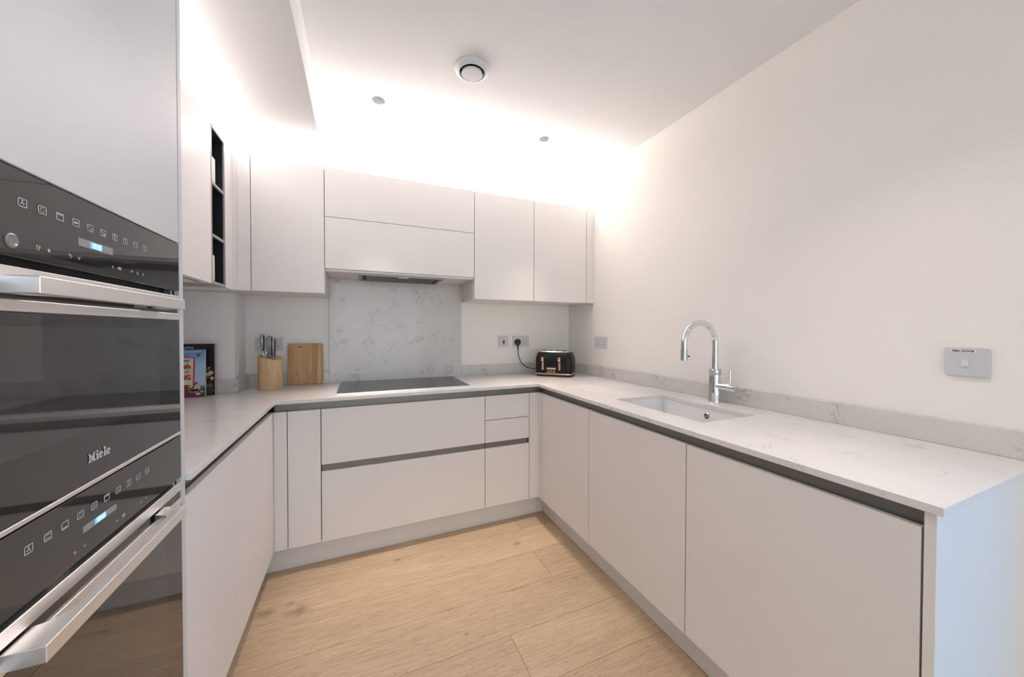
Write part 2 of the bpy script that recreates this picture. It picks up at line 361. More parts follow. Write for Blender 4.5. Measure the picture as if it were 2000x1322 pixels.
# ceiling with real round holes for the recessed downlights
def ceiling_slab():
    bm = bmesh.new(); holes = [(0.095, 2.02), (1.089, 2.005)]; n = 32; R = 0.034
    # grid cells: a square cell with a hole round each lamp
    xs = sorted({XL - 0.05, XW + 0.05} | {h[0] + s * 0.08 for h in holes for s in (-1, 1)})
    ys = sorted({YEND - 0.05, YW + 0.05} | {h[1] + s * 0.08 for h in holes for s in (-1, 1)})
    for i in range(len(xs) - 1):
        for j in range(len(ys) - 1):
            hs = [h for h in holes if xs[i] < h[0] < xs[i + 1] and ys[j] < h[1] < ys[j + 1]]
            c = [bm.verts.new((x, y, ZC)) for x, y in ((xs[i], ys[j]), (xs[i + 1], ys[j]), (xs[i + 1], ys[j + 1]), (xs[i], ys[j + 1]))]
            if not hs: bm.faces.new(c); continue
            hx, hy = hs[0]
            ring = [bm.verts.new((hx + R * math.cos(2 * PI * (k + .5) / n), hy + R * math.sin(2 * PI * (k + .5) / n), ZC)) for k in range(n)]
            out = []
            for k in range(n):
                a = 2 * PI * (k + .5) / n; dx, dy = math.cos(a), math.sin(a)
                sx = ((xs[i + 1] - hx) if dx > 0 else (hx - xs[i])) / max(abs(dx), 1e-9); sy = ((ys[j + 1] - hy) if dy > 0 else (hy - ys[j])) / max(abs(dy), 1e-9)
                s = min(sx, sy); out.append(bm.verts.new((hx + dx * s, hy + dy * s, ZC)))
            for k in range(n): bm.faces.new((ring[k], out[k], out[(k + 1) % n], ring[(k + 1) % n]))
            for cv in c:      # fill the little corner triangles
                ang = math.atan2(cv.co.y - hy, cv.co.x - hx) % (2 * PI); k = int((ang / (2 * PI) * n - 0.5) % n)
                bm.faces.new((cv, out[(k + 1) % n], out[k]))
    bmesh.ops.recalc_face_normals(bm, faces=bm.faces)
    return bm
o = struct('ceiling', ceiling_slab(), M_CEIL)
struct('trim_2', B(XL, XBK, YEND, YW, ZBK, ZC - 0.0005), M_CEIL, bevel=0.001)      # dropped bulkhead over the left run
struct('trim_3', B(XL, -0.655, 2.458, YW, 0.0, ZUB - 0.001), M_WALL)               # boxed corner

# ------------------------------------------------------------------ ceiling fittings
for i, (hx, hy) in enumerate(((0.095, 2.02), (1.089, 2.005))):
    root = empty('recessed_downlight', (hx, hy, ZC), ('recessed round ceiling downlight nearer the dropped bulkhead, left of the vent', 'recessed round ceiling downlight over the toaster corner, right of the vent')[i], 'ceiling light', 'recessed ceiling downlights')
    bm = bmesh.new(); lathe(bm, [(0.0335, 0.0), (0.0335, 0.008), (0.029, 0.022), (0.022, 0.034)], (hx, hy, ZC), n=32, cap=False)
    obj('housing', bm, M_VENT, root, smooth=True)
    bm = bmesh.new(); lathe(bm, [(0.0215, 0.031), (0.0215, 0.036)], (hx, hy, ZC), n=32); obj('lamp', bm, M_LAMP, root)
root = empty('ceiling_vent', (0.485, 1.603, ZC - 0.03), 'round white extract valve with a central disc, the largest fitting on the ceiling', 'vent')
bm = bmesh.new(); lathe(bm, [(0.080, 0.0), (0.081, -0.004), (0.076, -0.012), (0.068, -0.019), (0.060, -0.021), (0.058, -0.017), (0.0565, 0.0)], (0.485, 1.603, ZC - 0.0005), n=56, cap=False)
obj('rim', bm, M_VENT, root, smooth=True)
bm = bmesh.new(); lathe(bm, [(0.057, 0.0), (0.056, -0.004)], (0.485, 1.603, ZC - 0.001), n=48); obj('throat', bm, M_DARK, root)
bm = bmesh.new(); lathe(bm, [(0.020, -0.004), (0.036, -0.014), (0.0475, -0.020), (0.0485, -0.026), (0.0455, -0.029), (0.001, -0.030)], (0.485, 1.603, ZC - 0.001), n=56); obj('disc', bm, M_VENT, root, smooth=True)

# ------------------------------------------------------------------ worktop: one U-shaped slab with sink cut-out and drainer grooves
def heightgrid(xs, ys, f, zb):
    bm = bmesh.new(); V = {}
    def vt(x, y, z):
        k = (round(x, 5), round(y, 5), round(z, 5))
        if k not in V: V[k] = bm.verts.new((x, y, z))
        return V[k]
    nx, ny = len(xs) - 1, len(ys) - 1
    H = [[f((xs[i] + xs[i + 1]) / 2, (ys[j] + ys[j + 1]) / 2) for j in range(ny)] for i in range(nx)]
    g = lambda i, j: H[i][j] if 0 <= i < nx and 0 <= j < ny else None
    for i in range(nx):
        for j in range(ny):
            h = H[i][j]
            if h is None: continue
            a, b, c, d = xs[i], xs[i + 1], ys[j], ys[j + 1]
            bm.faces.new((vt(a, c, h), vt(b, c, h), vt(b, d, h), vt(a, d, h)))
            bm.faces.new((vt(a, d, zb), vt(b, d, zb), vt(b, c, zb), vt(a, c, zb)))
            for (di, dj, p, q) in ((1, 0, (b, c), (b, d)), (-1, 0, (a, d), (a, c)), (0, 1, (b, d), (a, d)), (0, -1, (a, c), (b, c))):
                o = g(i + di, j + dj); lo = zb if o is None else o
                if lo < h - 1e-6: bm.faces.new((vt(*p, lo), vt(*q, lo), vt(*q, h), vt(*p, h)))
    return bm
SX0, SX1, SY0, SY1 = 1.215, 1.535, 0.955, 1.465
grooves = [1.262 + 0.056 * k for k in range(5)]
xs = sorted({XL, -0.656, XLO, XRO, XW, SX0, SX1} | {g_ + s for g_ in grooves for s in (-0.004, 0.004)})
ys = sorted({YE, YT + 0.001, YBO, 2.457, YW - 0.0006, SY0, SY1, 1.93})
def wt(x, y):
    if x < -0.656 and y > 2.457: return None
    if x < XLO: return ZT if y > YT + 0.001 else None
    if x < XRO: return ZT if y > YBO else None
    if SX0 < x < SX1 and SY0 < y < SY1: return None
    if SY1 < y < 1.93 and any(abs(x - g_) < 0.004 for g_ in grooves): return ZT - 0.0022
    return ZT
bm = heightgrid([x + (0.0006 if x == XL else -0.0006 if x == XW else 0) for x in xs], ys, wt, ZWB)
o = obj('worktop', bm, M_QUARTZ, origin=(0, 0, ZWB), bevel=0.0012)
tag(o, 'white veined quartz worktop running in a U around three sides of the kitchen', 'worktop')

def plain(name, bm, m, label, cat, group=None, bevel=0.0): return tag(obj(name, bm, m, bevel=bevel), label, cat, group)
ZUPS = 0.9795
plain('upstand', B(-0.6545, -0.190, YW - T, YW - 0.0006, ZT + 0.0004, ZUPS, 0.0008), M_SPLASH, 'low quartz upstand on the back wall left of the hob, behind the knife block', 'upstand')
plain('upstand', B(0.7185, XW - T - 0.0006, YW - T, YW - 0.0006, ZT + 0.0004, ZUPS, 0.0008), M_SPLASH, 'low quartz upstand on the back wall right of the splashback, behind the toaster', 'upstand')
plain('upstand', B(XW - T, XW - 0.0006, YE, YW - 0.0006, ZT + 0.0004, ZUPS, 0.0008), M_SPLASH, 'long quartz upstand along the right wall behind the tap', 'upstand')
plain('upstand', B(XL + 0.001, -0.6356, 2.438, 2.4575, ZT + 0.0004, ZUPS, 0.0008), M_SPLASH, 'low quartz upstand on the boxed corner behind the two books', 'upstand')
plain('upstand', B(-0.6545, -0.636, 2.4578, YW - T - 0.0004, ZT + 0.0004, ZUPS, 0.0008), M_SPLASH, 'short quartz upstand return beside the knife block, at the side of the boxed corner', 'upstand')
plain('splashback', B(-0.1893, 0.7178, YW - T, YW - 0.0006, ZT + 0.0004, 1.5995, 0.0008), M_SPLASH, 'full-height grey-white veined quartz splashback behind the hob', 'splashback')

# ------------------------------------------------------------------ base cabinets
CZ1 = ZWB - 0.001
def carcass_back(root, x0, x1): obj('carcass', B(x0, x1, YBF + 0.021, YW - 0.001, ZD + 0.002, ZDT - 0.02), M_SEAM, root)
def carcass_right(root, y0, y1, z1=ZDT - 0.02): obj('carcass', B(XRF + 0.021, XW - 0.001, y0, y1, ZD + 0.002, z1), M_SEAM, root)
def carcass_left(root, y0, y1): obj('carcass', B(XL + 0.001, XLF - 0.021, y0, y1, ZD + 0.002, ZDT - 0.02), M_SEAM, root)
def front_back(root, name, x0, x1, z0, z1, g=0.0016): return obj(name, B(x0 + g, x1 - g, YBF, YBF + T, z0, z1, 0.0011), M_CAB, root)
def front_right(root, name, y0, y1, z0=ZD, z1=ZDT, g=0.0016): return obj(name, B(XRF, XRF + T, y0 + g, y1 - g, z0, z1, 0.0011), M_CAB, root)
def front_left(root, name, y0, y1, z0=ZD, z1=ZDT, g=0.0008): return obj(name, B(XLF - T, XLF, y0 + g, y1 - g, z0, z1, 0.0011), M_CAB, root)

r = empty('base_cabinet', (-0.268, 2.39, ZD), 'narrow tall-doored base cabinet in the back run, left of the wide hob drawers', 'cabinet')
carcass_back(r, -0.3445, -0.1925); front_back(r, 'door', -0.3447, -0.1915, ZD, ZDT, 0.0024)
r = empty('drawer_cabinet', (0.265, 2.39, ZD), 'wide white base unit with two deep drawers under the hob', 'cabinet')
obj('carcass', B(-0.1905, 0.7195, YBF + 0.03, YW - 0.001, ZD + 0.002, ZDT - 0.02), M_SEAM, r)
front_back(r, 'drawer', -0.1915, 0.7207, ZD, 0.5075); front_back(r, 'drawer', -0.1915, 0.7207, 0.5435, ZDT)
obj('handle_rail', B(-0.189, 0.7185, YBF + 0.012, YBF + 0.028, 0.5085, 0.5425), M_RAIL, r)
r = empty('drawer_cabinet', (0.875, 2.39, ZD), 'narrow white base unit with two shallow drawers over one deep drawer', 'cabinet')
obj('carcass', B(0.7215, 1.0285, YBF + 0.03, YW - 0.001, ZD + 0.002, ZDT - 0.02), M_SEAM, r)
front_back(r, 'drawer', 0.7207, 1.0291, ZD, 0.5075); front_back(r, 'drawer', 0.7207, 1.0291, 0.5435, 0.6838); front_back(r, 'drawer', 0.7207, 1.0291, 0.6870, ZDT)
obj('handle_rail', B(0.7222, 1.019, YBF + 0.012, YBF + 0.028, 0.5085, 0.5425), M_RAIL, r)
plain('filler_panel', B(XLF + 0.001, -0.3457, YBF, YBF + T, ZD, ZDT, 0.001), M_CAB, 'slim upright white filler left of the narrow base door in the back run', 'filler panel')
bm = B(1.0302, XRF - 0.0002, YBF, YBF + T, ZD, ZDT, 0.0005); plain('filler_panel', bm, M_CAB, 'slim upright white filler beside the small drawers, in the right inner corner', 'filler panel')
plain('filler_panel', B(XRF, XRF + T, 2.0462, YBF + T, ZD, ZDT, 0.0005), M_CAB, 'slim upright white filler at the far end of the right run of base doors', 'filler panel')
plain('filler_panel', B(XLF - T, XLF, 2.0563, YBF + T, ZD, ZDT, 0.0005), M_CAB, 'slim upright white filler at the far end of the left run of base doors', 'filler panel')
Y12, Y23, Y3 = 1.5322, 0.9318, 0.3385
for ya, yb, lab in ((Y12, 2.0446, 'white base cabinet door at the far end of the right run, nearest the inner corner'), (Y23, Y12, 'white sink cabinet door, the middle door of the right run'), (Y3, Y23, 'largest white base door, nearest the camera at the end of the right run')):
    r = empty('base_cabinet', (1.4, (ya + yb) / 2, ZD), lab, 'cabinet', 'base cabinets along the right wall')
    carcass_right(r, ya + 0.001, yb - 0.001, 0.60); front_right(r, 'door', ya, yb, g=0.0022)
for ya, yb, lab in ((YT + 0.002, 1.5355, 'white handleless base door in the left run, beside the oven tower'), (1.5355, 2.0555, 'white handleless base door in the left run, nearest the far corner')):
    r = empty('base_cabinet', (-0.7, (ya + yb) / 2, ZD), lab, 'cabinet', 'base cabinets along the left wall')
    carcass_left(r, ya + 0.001, yb - 0.001); front_left(r, 'door', ya, yb)
plain('end_panel', B(XRF - 0.0004, XW - 0.001, 0.3176, 0.3366, 0.0005, ZWB - 0.0006, 0.001), M_CAB, 'tall white end panel closing the near end of the right run', 'panel')
# recessed grip rails under the worktop
plain('handle_rail', B(XLF + 0.0005, XRF + 0.026, YBF + 0.024, YBF + 0.034, ZDT - 0.015, ZWB - 0.0006), M_RAIL, 'grey recessed grip rail under the worktop above the hob drawers', 'handle rail', 'grey grip rails under the worktop')
plain('handle_rail', B(XRF + 0.024, XRF + 0.034, 0.3376, YBF + 0.023, ZDT - 0.015, ZWB - 0.0006), M_RAIL, 'grey recessed grip rail under the worktop above the right-hand doors', 'handle rail', 'grey grip rails under the worktop')
plain('handle_rail', B(XLF - 0.034, XLF - 0.024, YT + 0.002, YBF + 0.023, ZDT - 0.015, ZWB - 0.0006), M_RAIL, 'grey recessed grip rail under the worktop above the left-hand doors', 'handle rail', 'grey grip rails under the worktop')
# plinths
XPR, YPB, XPL = 1.1586, 2.1534, -0.459
plain('plinth', B(XPL - 0.015, XPR, YPB, YPB + 0.015, 0.0008, ZD), M_PLINTH, 'white plinth at floor level under the back run of cabinets', 'plinth', 'plinths under the base cabinets')
plain('plinth', B(XPR + 0.0005, XPR + 0.0155, 0.338, YPB + 0.015, 0.0008, ZD), M_PLINTH, 'white plinth at floor level under the right run of cabinets', 'plinth', 'plinths under the base cabinets')
plain('plinth', B(XPL - 0.016, XPL, YT + 0.002, YPB - 0.0005, 0.0008, ZD), M_PLINTH, 'white plinth at floor level under the left run of cabinets', 'plinth', 'plinths under the base cabinets')

# ------------------------------------------------------------------ wall cabinets
CT = 2.1965
def up_back(x0, x1, label, parts):
    r = empty('wall_cabinet', ((x0 + x1) / 2, 2.5, ZUB), label, 'cabinet')
    z0 = parts[0][0]
    cb = ZUB if len(parts) == 1 else 1.6000
    obj('carcass', B(x0 + 0.0005, x1 - 0.0005, YUF + 0.0206, YW - 0.001, cb + 0.0003, CT, 0.0006), M_CAB, r)
    for za, zb in parts: obj('door', B(x0 + 0.0016, x1 - 0.0016, YUF, YUF + T, za, zb, 0.0011), M_CAB, r)
    return r
up_back(-0.5395, -0.1875, 'white wall cabinet between the corner filler and the extractor unit', [(ZUB, ZUT)])
up_back(-0.1870, 0.7153, 'wide white extractor unit with two lift-up flaps over the hob', [(1.6142, 1.9118), (1.9144, ZUT)])
up_back(0.7158, 1.1683, 'white wall cabinet immediately right of the extractor unit', [(ZUB, ZUT)])
up_back(1.1688, 1.6270, 'white wall cabinet above the toaster, last door before the right wall', [(ZUB, ZUT)])
plain('filler_panel', B(1.6300, XW - 0.0006, YUF + 0.002, YUF + 0.022, ZUB, ZUT, 0.0008), M_CAB, 'upright white filler between the last wall cabinet and the right wall', 'filler panel')
bm = B(XUF + 0.0206, -0.5411, YUF, YUF + T, ZUB, ZUT, 0.0004); plain('filler_panel', bm, M_CAB, 'upright white filler in the inner corner of the wall cabinets, beside the leftmost back door', 'filler panel')
bm = B(XUF - 0.016, XUF + 0.0202, 2.2060, YUF + T, ZUB, ZUT, 0.0004)
bm.free(); bm = B(XUF - T, XUF, 2.2060, YUF + T, ZUB, ZUT, 0.0004); box(bm, XUF, XUF + 0.0200, YUF + 0.0004, YUF + T, ZUB, ZUT)
plain('filler_panel', bm, M_CAB, 'upright white filler between the open black shelves and the inner corner', 'filler panel')
plain('corner_cabinet', B(XL + 0.001, XUF - 0.021, 2.2060, YW - 0.001, ZUB + 0.0004, CT, 0.0006), M_CAB, 'white corner section linking the two runs of wall cabinets above the books', 'cabinet')
plain('corner_cabinet', B(XUF - 0.0205, -0.5405, 2.3315, YW - 0.001, ZUB + 0.0004, CT, 0.0006), M_CAB, 'narrow white corner section of the wall cabinets, its underside above the knife block', 'cabinet')
# left run
r = empty('wall_cabinet', (-0.8, 1.57, ZUB), 'white wall cabinet in the left run between the oven tower and the open black shelves', 'cabinet')
obj('carcass', B(XL + 0.001, XUF - 0.0206, YT + 0.002, 2.0215, ZUB + 0.0003, CT, 0.0006), M_CAB, r)
for ya, yb in ((YT + 0.003, 1.572), (1.575, 2.0205)): obj('door', B(XUF - T, XUF, ya, yb, ZUB, ZUT, 0.0011), M_CAB, r)
obj('light_strip', B(-0.655, -0.648, 1.30, 1.975, ZUB - 0.002, ZUB + 0.0002), M_RAIL, r)
# open shelf unit
SYA, SYB = 2.0225, 2.2050
r = empty('open_shelf_unit', (-0.8, (SYA + SYB) / 2, ZUB), 'tall narrow open shelf unit with grey edges and black inside, in the left wall run', 'shelf unit')
bm = bmesh.new(); th = 0.013
for a in ((XL + 0.001, XUF, SYA, SYA + th, ZUB, ZUT), (XL + 0.001, XUF, SYB - th, SYB, ZUB, ZUT), (XL + 0.001, XUF, SYA + th, SYB - th, ZUB, ZUB + th), (XL + 0.001, XUF, SYA + th, SYB - th, ZUT - th, ZUT)): box(bm, *a)
obj('frame', bm, M_GREY, r)
bm = bmesh.new(); q = 0.0012; ya, yb = SYA + th, SYB - th
box(bm, XL + 0.002, XUF - 0.006, yb - q, yb, ZUB + th, ZUT - th); box(bm, XL + 0.002, XUF - 0.006, ya, ya + q, ZUB + th, ZUT - th)
box(bm, XL + 0.002, XL + 0.005, ya + q, yb - q, ZUB + th, ZUT - th)
box(bm, XL + 0.006, XUF - 0.006, ya + q, yb - q, ZUB + th, ZUB + th + q); box(bm, XL + 0.006, XUF - 0.006, ya + q, yb - q, ZUT - th - q, ZUT - th)
obj('lining', bm, M_BLKSHELF, r)
for zs in (1.6870, 1.9270):
    s = obj('shelf', B(XL + 0.006, XUF - 0.0005, ya + 0.0014, yb - 0.0014, zs, zs + 0.013), M_GREY, r)
    s2 = B(XL + 0.006, XUF - 0.007, ya + 0.0016, yb - 0.0016, zs - 0.0015, zs - 0.0002); obj('lining', s2, M_BLKSHELF, s)
for zs in (1.668, 1.906):
    bm = bmesh.new(); lathe(bm, [(0.0055, 0), (0.0055, 0.003), (0.004, 0.006)], (-0.665, yb - 0.0015, zs), (0, -1, 0), 18); obj('shelf_fitting', bm, M_CHROME, r, smooth=True)
# things on the open shelves
for zs, h, lab in ((1.9402, 0.125, 'tall white container standing on the top open shelf'), (ZUB + th + q, 0.125, 'tall white container standing on the bottom open shelf')):
    bm = bmesh.new(); cx, cyy = -0.665, 2.062; w = 0.074 if zs > 1.8 else 0.056
    prism(bm, rrect(0.075, w, 0.012, 4, cx, cyy - 0.05 / 2 + w / 2 ), zs + 0.0005, zs + h, (0, 0, 0))
    rr0 = empty('container', (cx, cyy, zs + 0.0005), lab, 'container', 'white containers on the open shelves')
    obj('body', bm, M_WHITE, rr0, bevel=0.006)
    bm = bmesh.new(); prism(bm, rrect(0.058, w - 0.016, 0.008, 4, cx, cyy - 0.05 / 2 + w / 2), zs + h, zs + h + 0.006, (0, 0, 0)); obj('lid', bm, M_WHITE, rr0, bevel=0.002)
# extractor filter
r = empty('extractor_hood', (0.257, 2.49, 1.585), 'grey extractor filter panel set in the underside of the wide flap unit', 'extractor')
bm = bmesh.new(); fx0, fx1, fy0, fy1 = -0.005, 0.515, 2.352, 2.640
for a in ((fx0, fx1, fy0, fy0 + 0.02), (fx0, fx1, fy1 - 0.02, fy1), (fx0, fx0 + 0.022, fy0 + 0.02, fy1 - 0.02), (fx1 - 0.022, fx1, fy0 + 0.02, fy1 - 0.02)): box(bm, *a, 1.5915, 1.5995, 0.0008)
obj('frame', bm, M_FRAME, r)
bm = bmesh.new()
for k in range(30):
    x = fx0 + 0.045 + k * (fx1 - fx0 - 0.09) / 30; box(bm, x, x + 0.009, fy0 + 0.021, fy1 - 0.021, 1.5935, 1.5965)
box(bm, fx0 + 0.044, fx1 - 0.044, fy0 + 0.021, fy1 - 0.021, 1.5966, 1.5980); obj('filter_mesh', bm, M_MESH, r)
for xa, xb in ((fx0 + 0.0225, fx0 + 0.043), (fx1 - 0.043, fx1 - 0.0225)): obj('slot', B(xa, xb, fy0 + 0.021, fy1 - 0.021, 1.5966, 1.5990), M_DARK, r)
obj('latch', B(0.225, 0.290, 2.36, 2.395, 1.5890, 1.5932, 0.001), M_BRUSHC, r)

# ------------------------------------------------------------------ oven tower
XT = -0.402; TY0, TY1 = 0.500, YT
r = empty('oven_tower', (-0.7, 0.81, 0.0), 'tall white oven housing at the left edge, holding two ovens', 'cabinet')
PY1 = 1.1065                               # inner side of the right side panel
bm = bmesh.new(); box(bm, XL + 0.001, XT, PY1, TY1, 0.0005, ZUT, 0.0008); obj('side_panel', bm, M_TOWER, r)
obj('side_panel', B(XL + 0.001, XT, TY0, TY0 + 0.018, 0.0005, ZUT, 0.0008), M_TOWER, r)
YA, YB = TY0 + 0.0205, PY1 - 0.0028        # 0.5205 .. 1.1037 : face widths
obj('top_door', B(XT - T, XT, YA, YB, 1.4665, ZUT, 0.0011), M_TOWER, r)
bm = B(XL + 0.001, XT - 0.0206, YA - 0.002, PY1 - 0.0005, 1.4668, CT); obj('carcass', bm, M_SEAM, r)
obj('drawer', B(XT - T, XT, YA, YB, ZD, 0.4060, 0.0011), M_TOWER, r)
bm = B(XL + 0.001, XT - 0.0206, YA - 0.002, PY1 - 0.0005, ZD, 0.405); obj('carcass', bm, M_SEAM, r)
obj('plinth_panel', B(XPL - 0.016, XPL, TY0 + 0.019, PY1 - 0.001, 0.0008, ZD - 0.001), M_PLINTH, r)
R_, U_, N_ = (0, 1, 0), (0, 0, 1), (1, 0, 0)

def stroke(bm, pts, w, O, closed=False, h=0.0003):
    """flat printed line through 2D points on the oven face (u = y, v = z)"""
    P = list(pts) + ([pts[0]] if closed else [])
    for (x0, y0_), (x1, y1_) in zip(P[:-1], P[1:]):
        d = math.hypot(x1 - x0, y1_ - y0_) or 1e-6; nx, ny = -(y1_ - y0_) / d * w / 2, (x1 - x0) / d * w / 2; ex, ey = (x1 - x0) / d * w / 2, (y1_ - y0_) / d * w / 2
        prism(bm, [(x0 - ex + nx, y0_ - ey + ny), (x0 - ex - nx, y0_ - ey - ny), (x1 + ex - nx, y1_ + ey - ny), (x1 + ex + nx, y1_ + ey + ny)], 0, h, O, R_, U_, N_)
def icon(bm, y, z, kind, O0):
    O = (O0, y, z); W_, H_ = 0.0064, 0.0050; w = 0.0010
    stroke(bm, [(-W_, -H_), (W_, -H_), (W_, H_), (-W_, H_)], w, O, True)
    if kind == 'fan':
        for a in (90, 210, 330):
            c, s = math.cos(math.radians(a)), math.sin(math.radians(a)); prism(bm, [(0, 0), (0.0030 * c - 0.0012 * s, 0.0030 * s + 0.0012 * c), (0.0034 * c + 0.0012 * s, 0.0034 * s - 0.0012 * c)][::1], 0, 0.0003, O, R_, U_, N_)
    elif kind == 'ring':
        stroke(bm, [(0.0032 * math.cos(math.radians(a)), 0.0032 * math.sin(math.radians(a))) for a in range(0, 360, 36)], 0.0012, O, True)
    elif kind == 'top': stroke(bm, [(-0.0042, 0.0032), (0.0042, 0.0032)], 0.0015, O)
    elif kind == 'bottom': stroke(bm, [(-0.0042, -0.0032), (0.0042, -0.0032)], 0.0010, O)
    elif kind == 'both': stroke(bm, [(-0.0042, 0.0026), (0.0042, 0.0026)], 0.0008, O); stroke(bm, [(-0.0042, -0.0026), (0.0042, -0.0026)], 0.0008, O)
    elif kind == 'mid': stroke(bm, [(-0.0026, 0), (0.0026, 0)], 0.0026, O)
    elif kind == 'diag': stroke(bm, [(-0.0038, 0.002), (0, 0.0), (0.0036, -0.002)], 0.0012, O); stroke(bm, [(0.0025, -0.0024), (0.003, -0.002)], 0.0028, O)
    elif kind == 'wave': stroke(bm, [(-0.0042, 0), (-0.002, 0.0012), (0, 0), (0.002, -0.0012), (0.0042, 0)], 0.0009, O)
    elif kind == 'col': stroke(bm, [(0, -0.003), (0, 0.003)], 0.0014, O); stroke(bm, [(-0.0016, 0.0028), (0.0016, 0.0028)], 0.0008, O)
    else: stroke(bm, [(-0.0025, -0.0022), (0.0025, -0.0022), (0.0025, 0.0022), (-0.0025, 0.0022)], 0.0011, O, True)
def small(bm, kind, y, z, O0):
    O = (O0, y, z); s = 0.0028
    if kind == 'diamond': prism(bm, [(0, -s), (s, 0), (0, s), (-s, 0)], 0, 0.0003, O, R_, U_, N_)
    elif kind == 'box': stroke(bm, [(-s * .7, -s), (s * .7, -s), (s * .7, s), (-s * .7, s)], 0.0008, O, True); stroke(bm, [(s * .9, 0), (s * 1.5, s * .6)], 0.0009, O)
    elif kind == 'back': stroke(bm, [(-s, s * .7), (s * .3, s * .7), (s, 0), (s * .3, -s * .7), (-s * .2, -s * .7)], 0.0008, O); stroke(bm, [(-s * .4, s * 1.3), (-s, s * .7), (-s * .4, s * .1)], 0.0008, O)
    elif kind == 'down': stroke(bm, [(-s * .7, s * .5), (0, -s * .6), (s * .7, s * .5)], 0.0009, O)
    elif kind == 'up': stroke(bm, [(-s * .7, -s * .6), (0, s * .5), (s * .7, -s * .6)], 0.0009, O)
    elif kind == 'lamp': stroke(bm, [(-s * .5, -s), (-s * .5, s * .8), (s * .5, s * .8), (s * .5, -s)], 0.0008, O, True)
    elif kind == 'bell': stroke(bm, [(-s * .4, -s * .6), (s * .4, -s * .6), (0, s * .8)], 0.0009, O, True)
    elif kind == 'OK': merge(bm, text_bm('OK', 0.0068, 0.02), basis((O0, y - 0.0045, z - 0.0024), R_, U_))
    elif kind == 'key': stroke(bm, [(-s * 1.2, -s * .5), (-s * .2, -s * .5), (-s * .2, s * .5), (-s * 1.2, s * .5)], 0.0012, O, True); stroke(bm, [(s * .2, 0), (s * 1.2, s * .4)], 0.0016, O)

def handle(root, z0, z1):
    ya, yb, xf = 0.629, 1.020, -0.361; c0, c1 = 0.684, 0.970
    pts = [(XT - 0.0005, ya), (xf, ya), (xf, yb), (XT - 0.0005, yb), (XT - 0.0005, c1 + 0.012)]
    def arc(cx, cy_, r, a0, a1, n=6): return [(cx + r * math.cos(math.radians(a0 + (a1 - a0) * k / n)), cy_ + r * math.sin(math.radians(a0 + (a1 - a0) * k / n))) for k in range(n + 1)]
    pts += [(-0.383, c1 + 0.006), (-0.3765, c1 - 0.004), (-0.3765, c0 + 0.030), (-0.3785, c0 + 0.014), (-0.385, c0 + 0.002), (-0.394, c0 - 0.004), (XT - 0.0005, c0 - 0.006)]
    bm = bmesh.new(); prism(bm, pts, z0, z1); return obj('handle', bm, M_STEEL, root, bevel=0.001)
def control(root, z0, z1, zi, zd0, zd1, zlow, kinds, lows, ball):
    pan = obj('control_panel', B(XT - 0.018, XT, YA, YB, z0, z1, 0.0008), M_GLASS_BLACK, root)
    for k, kd in enumerate(kinds):
        bm = bmesh.new(); icon(bm, 0.6735 + 0.03125 * k, zi, kd, XT + 0.0002); obj('printed_symbol', bm, M_PRINT, pan)
    for kd, y in lows:
        bm = bmesh.new(); small(bm, kd, y, zlow, XT + 0.0002); obj('printed_symbol', bm, M_PRINT, pan)
    disp = obj('display', B(XT - 0.001, XT + 0.0004, 0.7724, 0.8552, zd0, zd1), M_DISPLAY, pan)
    obj('clock_glow', B(XT + 0.0004, XT + 0.0006, 0.7985, 0.8270, zd0 + 0.0006, zd1 - 0.001), M_HALO, pan)
    bm = text_bm('15:25', 0.0108, 0.03, wide=0.95); bmesh.ops.transform(bm, matrix=basis((XT + 0.0011, 0.8015, zd0 + 0.0022), R_, U_), verts=bm.verts)
    obj('clock_digits', bm, M_DIGIT, pan)
    if ball:
        bm = bmesh.new(); lathe(bm, [(0.0095, 0), (0.0095, 0.0012), (0.0075, 0.0022), (0.0060, 0.0004), (0.001, 0.0002)], (XT, 0.6565, 1.3700), N_, 32); obj('sensor_button', bm, M_FRAME, pan, smooth=True)
    return pan
